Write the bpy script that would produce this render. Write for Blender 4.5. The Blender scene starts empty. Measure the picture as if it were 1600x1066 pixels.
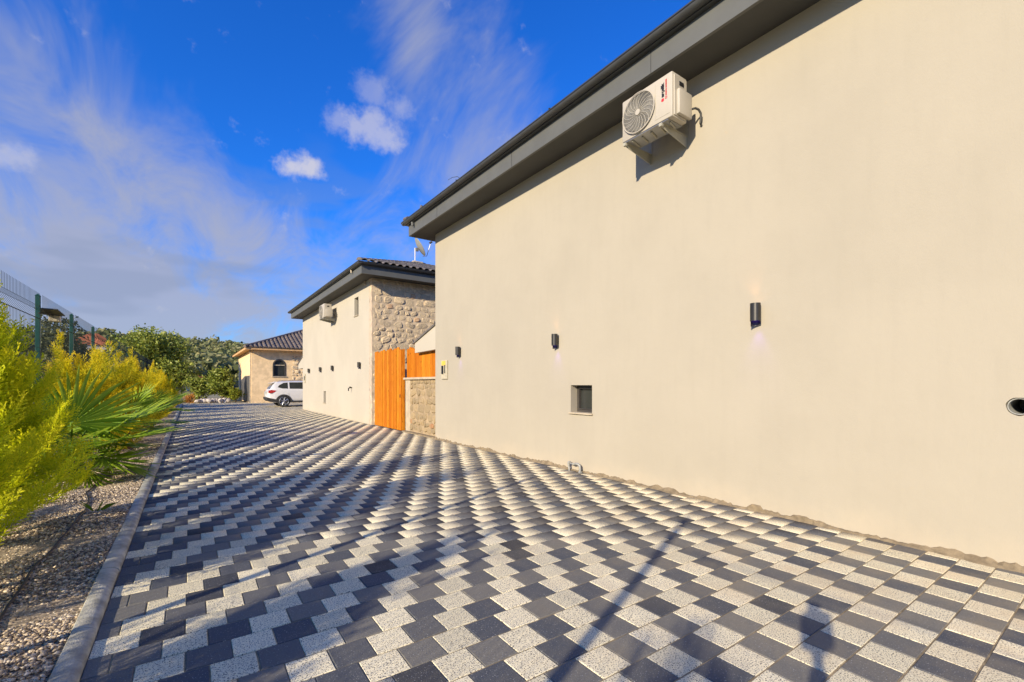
import bpy, math, random
import numpy as np
from mathutils import Vector, Matrix
R = math.radians
random.seed(7); rng = np.random.default_rng(7)
S = bpy.context.scene
COL = S.collection

# ------------------------------------------------------------------ camera
cam = bpy.data.cameras.new('camera'); camo = bpy.data.objects.new('camera', cam); COL.objects.link(camo)
cam.sensor_width = 36.0; cam.lens = 16.0; cam.shift_y = 0.042
cam.clip_start = 0.02; cam.clip_end = 4000
camo.location = (0, 0, 1.38); camo.rotation_euler = (R(90), 0, -R(35.28))
S.camera = camo
S.cycles.max_bounces = 6; S.cycles.diffuse_bounces = 3; S.cycles.glossy_bounces = 2; S.cycles.transmission_bounces = 3

# ------------------------------------------------------------------ light and exposure
SUN = Vector((0.92, 0.385, -0.418)).normalized()      # direction the sunlight travels
el = math.asin(-SUN.z); az = math.atan2(-SUN.x, -SUN.y)
sl = bpy.data.lights.new('sun', 'SUN'); sl.energy = 4.6; sl.angle = R(0.6); sl.color = (1.0, 0.855, 0.64)
so = bpy.data.objects.new('sun', sl); COL.objects.link(so)
so.rotation_euler = SUN.to_track_quat('-Z', 'Y').to_euler()
vs = S.view_settings
vs.view_transform = 'Standard'; vs.look = 'None'; vs.gamma = 1.0; vs.exposure = 0.62
vs.use_curve_mapping = False

class NT:
    """small helper for node trees"""
    def __init__(s, tree): s.t = tree; s.t.nodes.clear()
    def n(s, typ, **kw):
        nd = s.t.nodes.new(typ)
        for k, v in kw.items():
            if k == 'inp':
                for i, val in v.items():
                    if isinstance(val, bpy.types.NodeSocket): s.t.links.new(val, nd.inputs[i])
                    else: nd.inputs[i].default_value = val
            else: setattr(nd, k, v)
        return nd
    def math(s, op, a, b=0.0, c=0.0, clamp=False):
        return s.n('ShaderNodeMath', operation=op, use_clamp=clamp, inp={0: a, 1: b, 2: c}).outputs[0]
    def vmath(s, op, a, b=(0, 0, 0)):
        nd = s.n('ShaderNodeVectorMath', operation=op, inp={0: a, 1: b}); return nd
    def mix(s, f, a, b, blend='MIX'):
        nd = s.n('ShaderNodeMix', data_type='RGBA', blend_type=blend)
        for i, v in ((0, f), (6, a), (7, b)):
            if isinstance(v, bpy.types.NodeSocket): s.t.links.new(v, nd.inputs[i])
            else: nd.inputs[i].default_value = (v if i == 0 else (tuple(v) + (1,))[:4])
        return nd.outputs[2]
    def noise(s, vec, scale, detail=4, rough=0.55, dist=0.0):
        nd = s.n('ShaderNodeTexNoise', inp={'Scale': scale, 'Detail': detail, 'Roughness': rough, 'Distortion': dist})
        if vec is not None: s.t.links.new(vec, nd.inputs['Vector'])
        return nd.outputs['Fac']
    def ramp(s, f, lo, hi, a=0.0, b=1.0, smooth=True):
        nd = s.n('ShaderNodeMapRange', interpolation_type='SMOOTHSTEP' if smooth else 'LINEAR', inp={0: f, 1: lo, 2: hi, 3: a, 4: b})
        return nd.outputs[0]

# ------------------------------------------------------------------ sky
world = bpy.data.worlds.new('World'); S.world = world; world.use_nodes = True
w = NT(world.node_tree)
sky = w.n('ShaderNodeTexSky', sky_type='NISHITA', sun_disc=False, sun_elevation=el, sun_rotation=az,
          air_density=1.0, dust_density=0.4, ozone_density=3.0)
hs0 = w.n('ShaderNodeHueSaturation', inp={'Saturation': 1.22, 'Value': 1.0, 'Color': sky.outputs[0]})
hs = w.n('ShaderNodeMix', data_type='RGBA', blend_type='MULTIPLY', inp={0: 1.0, 6: hs0.outputs[0], 7: (0.17, 0.56, 1.10, 1)})
hs_out = hs.outputs[2]
tc = w.n('ShaderNodeTexCoord').outputs['Generated']
dirn = w.vmath('NORMALIZE', tc).outputs[0]
sep = w.n('ShaderNodeSeparateXYZ', inp={0: dirn})
zz = w.math('ADD', w.math('MAXIMUM', sep.outputs[2], 0.0), 0.22)
px_ = w.math('DIVIDE', sep.outputs[0], zz); py_ = w.math('DIVIDE', sep.outputs[1], zz)
pl = w.n('ShaderNodeCombineXYZ', inp={0: px_, 1: py_, 2: 0.0}).outputs[0]
# high thin cloud: broad veils drawn out in one direction, broken up by finer noise
mp = w.n('ShaderNodeMapping', inp={'Vector': pl, 'Location': (0.35, 1.15, 0), 'Rotation': (0, 0, R(28)), 'Scale': (1.0, 0.42, 1)}).outputs[0]
veil = w.noise(mp, 0.95, 3, 0.55, 0.5)
fine = w.noise(mp, 4.2, 5, 0.62, 0.6)
low = w.ramp(sep.outputs[2], 0.0, 0.60, 0.20, -0.08)
vsum = w.math('ADD', w.math('ADD', w.math('MULTIPLY', veil, 0.54), w.math('MULTIPLY', fine, 0.46)), low)
camrot = camo.rotation_euler.to_matrix()   # bearings of the clouds are read off the photograph once
def bearing(u, v):
    d = camrot @ Vector(((u-800)/711, (600-v)/711, -1)); return d.normalized()
def veilspot(u, v, rad, amt):
    df = w.vmath('SUBTRACT', dirn, tuple(bearing(u, v))).outputs[0]
    ln = w.n('ShaderNodeVectorMath', operation='LENGTH', inp={0: df}).outputs['Value']
    return w.ramp(ln, 0.0, R(rad), amt, 0.0)
for (u, v, rad, amt) in ((760, 190, 22, .15), (600, 20, 12, .13), (60, 300, 26, .10), (1000, 60, 16, -.05), (420, 90, 17, -.13)):
    vsum = w.math('ADD', vsum, veilspot(u, v, rad, amt))
vf = w.ramp(vsum, 0.46, 0.74, 0.0, 0.86)
# small fair-weather cumulus, each at its own bearing
cn = w.noise(dirn, 26, 4, 0.62, 0.0)
puff = None
for (u, v, rad, amt) in ((470, 260, 3.3, 0.72), (596, 212, 4.4, 0.50), (572, 200, 5.0, .50), (535, 192, 3.4, .32), (626, 168, 2.8, 0.30), (580, 142, 3.6, .25), (8, 243, 3.2, 0.35)):
    d = bearing(u, v)
    df = w.vmath('SUBTRACT', dirn, tuple(d)).outputs[0]
    df = w.vmath('MULTIPLY', df, (1, 1, 1.7)).outputs[0]
    ln = w.n('ShaderNodeVectorMath', operation='LENGTH', inp={0: df}).outputs['Value']
    m = w.math('MULTIPLY', w.ramp(w.math('SUBTRACT', w.ramp(ln, 0, R(rad), 1.0, 0.0, False), w.math('MULTIPLY', cn, 1.6)), -0.62, 0.12), amt)
    puff = m if puff is None else w.math('MAXIMUM', puff, m)
# grey-blue cloud undersides low in the sky
gm = w.n('ShaderNodeMapping', inp={'Vector': dirn, 'Scale': (3.2, 3.2, 11.0), 'Location': (1.3, .4, 0.2)}).outputs[0]
gn = w.noise(gm, 1.25, 3, 0.5, 0.0)
gf = w.math('MULTIPLY', w.ramp(gn, 0.53, 0.66, 0, 0.38), w.ramp(sep.outputs[2], 0.5, 0.25))
c1 = w.mix(vf, hs_out, (1.85, 1.92, 2.35))
c1 = w.mix(gf, c1, (1.05, 1.35, 2.1))
c2 = w.mix(puff, c1, (3.4, 3.2, 3.1))
world.cycles.sampling_method = 'MANUAL'; world.cycles.sample_map_resolution = 512
bg = w.n('ShaderNodeBackground', inp={'Color': c2, 'Strength': 0.15})
w.n('ShaderNodeOutputWorld', inp={'Surface': bg.outputs[0]})

# ------------------------------------------------------------------ materials
MAT = {}
def material(name):
    m = bpy.data.materials.new(name); m.use_nodes = True; MAT[name] = m
    return m, NT(m.node_tree)
def finish(t, bsdf, bump=None, strength=0.3, dist=0.01):
    if bump is not None:
        b = t.n('ShaderNodeBump', inp={'Strength': strength, 'Distance': dist, 'Height': bump}).outputs[0]
        t.t.links.new(b, bsdf.inputs['Normal'])
    t.n('ShaderNodeOutputMaterial', inp={'Surface': bsdf.outputs[0]})
def simple(name, col, rough=0.6, metal=0.0, var=0.12, scale=6.0, bump=0.0, bscale=60, spec=0.5):
    m, t = material(name)
    geo = t.n('ShaderNodeNewGeometry').outputs['Position']
    n = t.noise(geo, scale, 5)
    c = t.mix(t.ramp(n, 0.3, 0.7), tuple(x*(1-var) for x in col), tuple(min(1, x*(1+var)) for x in col))
    b = t.n('ShaderNodeBsdfPrincipled', inp={'Base Color': c, 'Roughness': rough, 'Metallic': metal, 'Specular IOR Level': spec})
    finish(t, b, t.noise(geo, bscale, 4) if bump else None, bump, 0.005)
    return m

# plaster: trowelled, faintly streaked, slightly warm white
def plaster(name, col, bs=1.0):
    m, t = material(name)
    geo = t.n('ShaderNodeNewGeometry').outputs['Position']
    st = t.n('ShaderNodeMapping', inp={'Vector': geo, 'Scale': (1, 6, 0.8)}).outputs[0]
    big = t.noise(geo, 0.7, 4); streak = t.noise(st, 1.6, 6, 0.6)
    c = t.mix(t.ramp(big, 0.3, 0.7), tuple(x*0.945 for x in col), tuple(x*1.02 for x in col))
    c = t.mix(t.math('MULTIPLY', t.ramp(streak, 0.45, 0.75), 0.17), c, tuple(x*0.86 for x in col))
    spots = t.ramp(t.noise(geo, 9, 2), 0.74, 0.80)
    c = t.mix(t.math('MULTIPLY', spots, 0.25), c, (0.45, 0.36, 0.24))
    z = t.n('ShaderNodeSeparateXYZ', inp={0: geo}).outputs[2]
    splash = t.math('MULTIPLY', t.ramp(t.math('ADD', z, t.math('MULTIPLY', t.noise(geo, 3.5, 6), 0.5)), 0.55, 0.2), 0.35)
    c = t.mix(splash, c, (0.50, 0.42, 0.30))
    b = t.n('ShaderNodeBsdfPrincipled', inp={'Base Color': c, 'Roughness': 0.88, 'Specular IOR Level': 0.25})
    fs = t.n('ShaderNodeMapping', inp={'Vector': geo, 'Scale': (1, 2.2, 1)}).outputs[0]
    h = t.math('ADD', t.math('MULTIPLY', t.noise(fs, 55, 6, 0.65), 0.6), t.math('MULTIPLY', t.noise(geo, 9, 4), 0.9))
    finish(t, b, h, 0.5*bs, 0.006)
plaster('plaster', (0.475, 0.432, 0.342))
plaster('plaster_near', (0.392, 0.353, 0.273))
plaster('plaster_rough', (0.52, 0.41, 0.30), 4)

def paver(name, light):
    m, t = material(name)
    geo = t.n('ShaderNodeNewGeometry').outputs['Position']
    oi = t.n('ShaderNodeObjectInfo').outputs['Random']
    at = t.n('ShaderNodeAttribute', attribute_name='rnd').outputs['Fac']
    r = t.math('FRACT', t.math('ADD', oi, at))
    sp = t.noise(geo, 140, 2, 0.5)
    sp2 = t.noise(geo, 75, 3, 0.6)
    soft = t.noise(geo, 3.2, 5)
    if light:
        base = t.mix(r, (0.72, 0.65, 0.44), (0.92, 0.825, 0.56))
        c = t.mix(t.ramp(sp, 0.54, 0.62), base, (0.13, 0.125, 0.115))
        c = t.mix(t.math('MULTIPLY', t.ramp(sp2, 0.58, 0.72), 0.35), c, (0.22, 0.22, 0.215))
        c = t.mix(t.math('MULTIPLY', t.ramp(soft, 0.55, 0.8), 0.22), c, (0.40, 0.34, 0.25))
    else:
        base = t.mix(t.ramp(r, 0.25, 0.9), (0.080, 0.088, 0.100), (0.180, 0.172, 0.148))
        base = t.mix(t.ramp(r, 0.0, 0.12), (0.05, 0.05, 0.052), base)
        c = t.mix(t.ramp(sp, 0.64, 0.70), base, (0.36, 0.36, 0.35))
        c = t.mix(t.math('MULTIPLY', t.ramp(sp2, 0.5, 0.75), 0.5), c, (0.095, 0.092, 0.088))
        c = t.mix(t.math('MULTIPLY', t.ramp(soft, 0.5, 0.75), 0.30), c, (0.15, 0.135, 0.105))
    # joint sand dragged over the stones, mostly along the house where it was swept last
    x = t.n('ShaderNodeSeparateXYZ', inp={0: geo}).outputs[0]
    dm = t.math('MULTIPLY', t.ramp(t.noise(geo, 3.2, 6, 0.65), 0.34, 0.70), t.ramp(x, 0.6, 4.0, 0.03, 0.62 if light else 0.50))
    dm = t.math('MULTIPLY', dm, t.ramp(r, 0.0, 1.0, 0.55, 1.15, False), clamp=True)
    c = t.mix(dm, c, (0.68, 0.54, 0.33) if light else (0.30, 0.25, 0.17))
    st_ = t.ramp(t.noise(geo, 1.1, 4, 0.6), 0.52, 0.72, 0.0, 0.14)
    c = t.mix(st_, c, (0.17, 0.15, 0.12))
    b = t.n('ShaderNodeBsdfPrincipled', inp={'Base Color': c, 'Roughness': 0.9 if light else 0.75, 'Specular IOR Level': 0.10 if light else 0.25})
    finish(t, b, t.math('ADD', t.noise(geo, 120, 3), t.math('MULTIPLY', sp2, .6)), 0.45, 0.004)
paver('paver_light', True); paver('paver_dark', False)

simple('joint_sand', (0.26, 0.205, 0.125), 0.95, var=0.35, scale=14, bump=0.6, bscale=160)
simple('mortar', (0.225, 0.175, 0.105), 0.95, var=0.25, scale=10, bump=0.8, bscale=70)
simple('anthracite', (0.105, 0.108, 0.098), 0.55, var=0.06, scale=3, bump=0.08, bscale=200)
simple('soffit', (0.06, 0.06, 0.056), 0.8, var=0.08, scale=2)
simple('gutter', (0.06, 0.062, 0.062), 0.32, 0.0, var=0.1)
simple('roof_tile', (0.13, 0.115, 0.10), 0.62, var=0.3, scale=4, bump=0.2)
simple('roof_tile_far', (0.16, 0.125, 0.095), 0.7, var=0.35, scale=3)
simple('lamp_metal', (0.055, 0.052, 0.047), 0.38, 0.6)
simple('frame_dark', (0.05, 0.045, 0.04), 0.45)
simple('pipe_grey', (0.30, 0.30, 0.27), 0.5, var=0.2, scale=30)
simple('ac_white', (0.44, 0.40, 0.32), 0.42, var=0.03)
simple('ac_dark', (0.055, 0.055, 0.05), 0.6)
simple('ac_wire', (0.42, 0.39, 0.32), 0.45)
simple('ac_blade', (0.15, 0.145, 0.125), 0.5)
simple('bracket', (0.36, 0.34, 0.26), 0.5)
simple('black', (0.012, 0.012, 0.012), 0.5)
simple('red', (0.60, 0.02, 0.03), 0.5)
simple('yellow_print', (0.75, 0.48, 0.08), 0.5)
simple('box_beige', (0.46, 0.41, 0.29), 0.55)
simple('fence_green', (0.012, 0.085, 0.06), 0.38, var=0.12)
simple('wire', (0.02, 0.03, 0.024), 0.6, spec=0.2)
simple('stone_cap', (0.44, 0.37, 0.26), 0.85, bump=0.3)
simple('cream_wall', (0.82, 0.60, 0.33), 0.9, var=0.14, scale=3, bump=0.6, bscale=14)
simple('cream_soffit', (0.60, 0.36, 0.16), 0.8)
simple('doorway_dark', (0.105, 0.10, 0.095), 0.45)
simple('hose', (0.018, 0.017, 0.016), 0.55)
simple('bark', (0.11, 0.075, 0.045), 0.9, var=0.3, scale=12, bump=0.6)
simple('palm_fibre', (0.16, 0.085, 0.04), 0.95, var=0.4, scale=30, bump=0.8)
simple('soil', (0.17, 0.13, 0.085), 0.95, var=0.3, scale=3, bump=0.5, bscale=12)
simple('terrain', (0.24, 0.21, 0.11), 0.95, var=0.4, scale=0.05)
simple('orange_roof', (0.42, 0.13, 0.05), 0.8, var=0.2, scale=1.0)
simple('red_roof', (0.42, 0.08, 0.05), 0.8, var=0.2, scale=1.0)
simple('white_far', (0.70, 0.66, 0.60), 0.8)
simple('grey_metal', (0.33, 0.33, 0.32), 0.4, 0.7)
simple('rock', (0.48, 0.42, 0.35), 0.9, var=0.25, scale=4, bump=0.4)
simple('tyre', (0.018, 0.018, 0.018), 0.8)
simple('rim', (0.55, 0.55, 0.55), 0.28, 0.9)
simple('cladding', (0.035, 0.033, 0.03), 0.6)
simple('kerb', (0.44, 0.425, 0.345), 0.9, var=0.30, scale=9, bump=0.8, bscale=90, spec=0.15)
simple('plank_nail', (0.05, 0.03, 0.02), 0.7)

m, t = material('car_white')
b = t.n('ShaderNodeBsdfPrincipled', inp={'Base Color': (0.72, 0.70, 0.67, 1), 'Roughness': 0.25, 'Coat Weight': 0.6, 'Coat Roughness': 0.05}); finish(t, b)
m, t = material('glass_dark')
g = t.n('ShaderNodeNewGeometry').outputs['Position']
b = t.n('ShaderNodeBsdfPrincipled', inp={'Base Color': t.mix(t.noise(g, 3, 3), (0.02, 0.023, 0.022), (0.06, 0.062, 0.055)), 'Roughness': 0.08, 'Specular IOR Level': 0.6}); finish(t, b)
m, t = material('taillight')
b = t.n('ShaderNodeBsdfPrincipled', inp={'Base Color': (0.45, 0.01, 0.012, 1), 'Roughness': 0.12}); finish(t, b)
for nm, col in (('glow_warm', (1.0, 0.45, 0.15)), ('glow_blue', (0.16, 0.06, 1.0))):
    m, t = material(nm)
    e = t.n('ShaderNodeEmission', inp={'Color': col + (1,), 'Strength': 2.5}); finish(t, e)

# rubble stone, each one its own tint
def stonemat(name, a, b_, c_):
    m, t = material(name)
    geo = t.n('ShaderNodeNewGeometry').outputs['Position']; oi = t.n('ShaderNodeObjectInfo').outputs['Random']
    c = t.mix(t.ramp(oi, 0.1, 0.8), a, b_)
    c = t.mix(t.ramp(oi, 0.955, 0.965, 0, .6), c, c_)
    n = t.noise(geo, 11, 6, 0.65)
    c = t.mix(t.math('MULTIPLY', t.ramp(n, 0.4, 0.75), 0.6), c, tuple(x*1.08 for x in a))
    b = t.n('ShaderNodeBsdfPrincipled', inp={'Base Color': c, 'Roughness': 0.92, 'Specular IOR Level': 0.2})
    finish(t, b, t.noise(geo, 26, 6, 0.65), 0.9, 0.02)
stonemat('rubble', (0.66, 0.52, 0.325), (0.55, 0.44, 0.285), (0.55, 0.30, 0.15))
stonemat('rubble_low', (0.36, 0.27, 0.15), (0.27, 0.21, 0.125), (0.40, 0.17, 0.07))  # same stone as the end wall, colour darkened to offset its fuller sun
simple('rubble_mortar_low', (0.34, 0.255, 0.15), 0.95, var=0.22, scale=6, bump=1.0, bscale=17)  # mortar darkened likewise against the stronger sun on the yard wall
simple('rubble_mortar', (0.60, 0.475, 0.31), 0.95, var=0.22, scale=6, bump=1.0, bscale=17)

# timber boards
m, t = material('timber')
geo = t.n('ShaderNodeNewGeometry').outputs['Position']; oi = t.n('ShaderNodeObjectInfo').outputs['Random']
gv = t.n('ShaderNodeMapping', inp={'Vector': geo, 'Scale': (9, 9, 0.8)}).outputs[0]
off = t.n('ShaderNodeCombineXYZ', inp={0: t.math('MULTIPLY', oi, 37), 1: t.math('MULTIPLY', oi, 11), 2: t.math('MULTIPLY', oi, 53)}).outputs[0]
gv = t.vmath('ADD', gv, off).outputs[0]
gr = t.noise(gv, 3.0, 7, 0.6, 1.5)
c = t.mix(oi, (0.42, 0.120, 0.005), (0.60, 0.225, 0.014))
c = t.mix(t.math('MULTIPLY', t.ramp(gr, 0.42, 0.7), 0.75), c, (0.34, 0.075, 0.003))
kv = t.n('ShaderNodeMapping', inp={'Vector': geo, 'Scale': (5, 5, 2.6)}).outputs[0]
kv = t.vmath('ADD', kv, off).outputs[0]
vo = t.n('ShaderNodeTexVoronoi', inp={'Vector': kv, 'Scale': 1.3}).outputs['Distance']
c = t.mix(t.ramp(vo, 0.12, 0.06), c, (0.10, 0.025, 0.004))
b = t.n('ShaderNodeBsdfPrincipled', inp={'Base Color': c, 'Roughness': 0.6, 'Specular IOR Level': 0.15}); finish(t, b, gr, 0.25, 0.003)

# gravel: light and dark pebbles
m, t = material('gravel')
at = t.n('ShaderNodeAttribute', attribute_name='rnd').outputs['Fac']
c = t.mix(t.ramp(at, 0.0, 0.55), (0.15, 0.11, 0.072), (0.47, 0.37, 0.245))
c = t.mix(t.ramp(at, 0.6, 1.0), c, (0.78, 0.66, 0.48))
b = t.n('ShaderNodeBsdfPrincipled', inp={'Base Color': c, 'Roughness': 0.85}); finish(t, b)
m, t = material('gravel_bed')
geo = t.n('ShaderNodeNewGeometry').outputs['Position']
vo = t.n('ShaderNodeTexVoronoi', inp={'Vector': geo, 'Scale': 60})
n = t.n('ShaderNodeSeparateColor', inp={0: vo.outputs['Color']}).outputs[0]
c = t.mix(n, (0.12, 0.09, 0.06), (0.46, 0.37, 0.25))
b = t.n('ShaderNodeBsdfPrincipled', inp={'Base Color': c, 'Roughness': 0.9}); finish(t, b, vo.outputs['Distance'], -0.8, 0.015)

# foliage: 'tip' attribute runs from the twig base to the young growth, in tree crowns by leaf position, 'rnd' tints clumps
def leafmat(name, dark, mid, tip, trans=0.35, rough=0.6):
    m, t = material(name)
    a = t.n('ShaderNodeAttribute', attribute_name='tip').outputs['Fac']
    r = t.n('ShaderNodeAttribute', attribute_name='rnd').outputs['Fac']
    oi = t.n('ShaderNodeObjectInfo').outputs['Random']
    v = t.math('ADD', a, t.math('MULTIPLY', t.math('SUBTRACT', r, 0.5), 0.5))
    v = t.math('ADD', v, t.math('MULTIPLY', t.math('SUBTRACT', oi, 0.5), 0.12))
    c = t.mix(t.ramp(v, 0.0, 0.5, smooth=False), dark, mid)
    c = t.mix(t.ramp(v, 0.5, 1.0, smooth=False), c, tip)
    b = t.n('ShaderNodeBsdfPrincipled', inp={'Base Color': c, 'Roughness': rough, 'Specular IOR Level': 0.3})
    tr = t.n('ShaderNodeBsdfTranslucent', inp={'Color': c})
    ms = t.n('ShaderNodeMixShader', inp={0: trans, 1: b.outputs[0], 2: tr.outputs[0]})
    t.n('ShaderNodeOutputMaterial', inp={'Surface': ms.outputs[0]})
leafmat('conifer', (0.30, 0.42, 0.014), (0.76, 0.80, 0.02), (0.98, 0.87, 0.03), 0.60)
leafmat('conifer_gold', (0.24, 0.29, 0.012), (0.74, 0.66, 0.02), (0.97, 0.72, 0.02), 0.58)
leafmat('palm_leaf', (0.12, 0.21, 0.014), (0.24, 0.38, 0.022), (0.52, 0.62, 0.06), 0.42, 0.42)
leafmat('broadleaf', (0.07, 0.11, 0.018), (0.22, 0.27, 0.035), (0.55, 0.55, 0.11), 0.3, 0.45)
leafmat('olive_leaf', (0.06, 0.075, 0.03), (0.14, 0.16, 0.07), (0.30, 0.31, 0.16), 0.25)
leafmat('wood_leaf', (0.10, 0.13, 0.045), (0.22, 0.235, 0.085), (0.42, 0.37, 0.16), 0.3)
leafmat('bright_bush', (0.09, 0.14, 0.02), (0.30, 0.34, 0.03), (0.52, 0.48, 0.05), 0.35)
leafmat('orange_bush', (0.30, 0.14, 0.03), (0.60, 0.27, 0.05), (0.80, 0.45, 0.12), 0.3)

# ------------------------------------------------------------------ building helpers
def npmesh(name, V, Fc, mats, attrs=None, smooth=False, midx=None):
    me = bpy.data.meshes.new(name)
    V = np.asarray(V, dtype=np.float32)
    if isinstance(Fc, np.ndarray):
        k = Fc.shape[1]; nf = len(Fc)
        me.vertices.add(len(V)); me.vertices.foreach_set('co', V.ravel())
        me.loops.add(nf*k); me.loops.foreach_set('vertex_index', Fc.astype(np.int32).ravel())
        me.polygons.add(nf); me.polygons.foreach_set('loop_start', np.arange(0, nf*k, k, dtype=np.int32))
        me.update(calc_edges=True)
    else:
        me.from_pydata([tuple(map(float, v)) for v in V], [], Fc); me.update()
    for a, arr in (attrs or {}).items():
        at = me.attributes.new(a, 'FLOAT', 'POINT'); at.data.foreach_set('value', np.asarray(arr, dtype=np.float32))
    for mm in (mats if isinstance(mats, (list, tuple)) else [mats]): me.materials.append(MAT[mm])
    if midx is not None: me.polygons.foreach_set('material_index', np.asarray(midx, dtype=np.int32))
    if smooth: me.polygons.foreach_set('use_smooth', np.ones(len(me.polygons), dtype=bool))
    me.validate()
    return me
def link(name, data, parent=None, loc=(0, 0, 0), rot=(0, 0, 0), scale=(1, 1, 1)):
    o = bpy.data.objects.new(name, data); COL.objects.link(o)
    o.location = loc; o.rotation_euler = rot; o.scale = scale
    if parent is not None: o.parent = parent
    return o
def tag(o, label=None, cat=None, group=None, kind=None):
    if label: o['label'] = label
    if cat: o['category'] = cat
    if group: o['group'] = group
    if kind: o['kind'] = kind
    return o
def thing(name, loc, label=None, cat=None, group=None, rz=0):
    o = link(name, None, None, loc, (0, 0, rz)); o.empty_display_size = 0.1
    return tag(o, label, cat, group)
def origin(o):
    while o.parent is not None: o = o.parent
    return Vector(o.location)
def copy_tree(o, parent=None):
    c = o.copy(); COL.objects.link(c); c.parent = parent
    for ch in list(o.children): copy_tree(ch, c)
    return c

class MB:
    """collects faces in world coordinates, then links them as one mesh"""
    def __init__(s): s.v = []; s.f = []
    def add(s, V, Fs):
        o = len(s.v); s.v += [tuple(p) for p in V]; s.f += [tuple(i+o for i in f) for f in Fs]; return s
    def box(s, x0, x1, y0, y1, z0, z1, bev=0.0):
        if bev <= 0:
            V = [(x, y, z) for x in (x0, x1) for y in (y0, y1) for z in (z0, z1)]
            return s.add(V, [(0, 1, 3, 2), (4, 6, 7, 5), (0, 4, 5, 1), (2, 3, 7, 6), (0, 2, 6, 4), (1, 5, 7, 3)])
        import bmesh
        bm = bmesh.new(); bmesh.ops.create_cube(bm, size=1)
        for v in bm.verts: v.co = Vector(((x0+x1)/2+v.co.x*(x1-x0), (y0+y1)/2+v.co.y*(y1-y0), (z0+z1)/2+v.co.z*(z1-z0)))
        bmesh.ops.bevel(bm, geom=list(bm.edges), offset=bev, segments=2, affect='EDGES', profile=0.5)
        bm.verts.index_update()
        s.add([v.co[:] for v in bm.verts], [tuple(v.index for v in f.verts) for f in bm.faces]); bm.free(); return s
    def prism(s, poly, axis, a, b):
        """poly in the two other axes, extruded along axis from a to b"""
        n = len(poly)
        def P(p, q): return {0: (q, p[0], p[1]), 1: (p[0], q, p[1]), 2: (p[0], p[1], q)}[axis]
        V = [P(p, a) for p in poly] + [P(p, b) for p in poly]
        return s.add(V, [tuple(range(n))[::-1], tuple(range(n, 2*n))] + [(i, (i+1) % n, n+(i+1) % n, n+i) for i in range(n)])
    def tube(s, pts, rad, n=8, cap=True):
        pts = [Vector(p) for p in pts]; rad = rad if isinstance(rad, (list, tuple)) else [rad]*len(pts)
        V = []; prev = None
        for i, p in enumerate(pts):
            d = (pts[min(i+1, len(pts)-1)]-pts[max(i-1, 0)]).normalized()
            if prev is None:
                u = d.cross(Vector((0, 0, 1)) if abs(d.z) < 0.9 else Vector((1, 0, 0))).normalized()
            else:
                u = (prev-d*prev.dot(d)).normalized()
            prev = u; v = d.cross(u)
            for k in range(n):
                a = 2*math.pi*k/n; V.append(p+(u*math.cos(a)+v*math.sin(a))*rad[i])
        m = len(pts)
        F = [(i*n+k, i*n+(k+1) % n, (i+1)*n+(k+1) % n, (i+1)*n+k) for i in range(m-1) for k in range(n)]
        if cap: F += [tuple(range(n))[::-1], tuple(range((m-1)*n, m*n))]
        return s.add(V, F)
    def build(s, name, mat, parent=None, smooth=False):
        o = origin(parent) if parent is not None else Vector((0, 0, 0))
        V = np.array(s.v, dtype=np.float32)-np.array(o, dtype=np.float32)
        me = npmesh(name, V, s.f, mat)
        if smooth:
            me.polygons.foreach_set('use_smooth', np.ones(len(me.polygons), dtype=bool))
            try: me.set_sharp_from_angle(angle=R(40))
            except Exception: pass
        return link(name, me, parent)

# ================================================================== THE SETTING
WX = 5.02                                  # plane of the street fronts
KX = -0.42                                 # pavement edge at the kerb
# terrain: one sheet, valley floor rising into a wooded hill
def terr(x, y):
    r = np.hypot(x, y); q = np.clip((r-75)/(330-75), 0, 1); q = q*q*(3-2*q)
    return -0.09 + q*(20+2.5*np.sin(x*0.021+1.0)+2*np.sin(y*0.017+x*0.011)) * (0.80+0.2*np.sin(np.arctan2(x, y)*6+2.4))
rr = np.concatenate([[0], np.geomspace(8, 900, 60), [3000]]); aa = np.linspace(0, 2*math.pi, 97)[:-1]
gx = (rr[:, None]*np.sin(aa)[None]).ravel(); gy = (rr[:, None]*np.cos(aa)[None]).ravel()
idx = np.arange(len(rr)*96).reshape(len(rr), 96)
fq = np.stack([idx[:-1], np.roll(idx, -1, 1)[:-1], np.roll(idx, -1, 1)[1:], idx[1:]], -1).reshape(-1, 4)
tag(link('ground', npmesh('ground', np.stack([gx, gy, terr(gx, gy)], 1), fq, 'terrain', smooth=True)), kind='structure')

# pavement: sand bed with pavers laid on it
Y0, Y1 = -4.11, 39.49
mb = MB(); mb.box(KX-0.01, 16, Y0, Y1, -0.07, -0.005)
pav = mb.build('pavement', 'joint_sand'); tag(pav, kind='structure')
def paver_mesh(sx, sy, mat, k):
    hx, hy = sx/2-0.0026, sy/2-0.004; b = 0.003; V = []
    for (d, z) in ((b, 0.0), (0, -0.004), (0, -0.04)):
        V += [(-hx+d, -hy+d, z), (hx-d, -hy+d, z), (hx-d, hy-d, z), (-hx+d, hy-d, z)]
    F = [(0, 1, 2, 3)] + [(i, i+4, (i+1) % 4+4, (i+1) % 4) for i in range(4)] + [(i+4, i+8, (i+1) % 4+8, (i+1) % 4+4) for i in range(4)]
    return npmesh('paver', V, F, mat, {'rnd': [k]*12})
PM = {}
cells = []
P_ = 0.2
nr = int((Y1-Y0)/P_)
f2 = (math.sin(R(35.28)), math.cos(R(35.28)))
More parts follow.
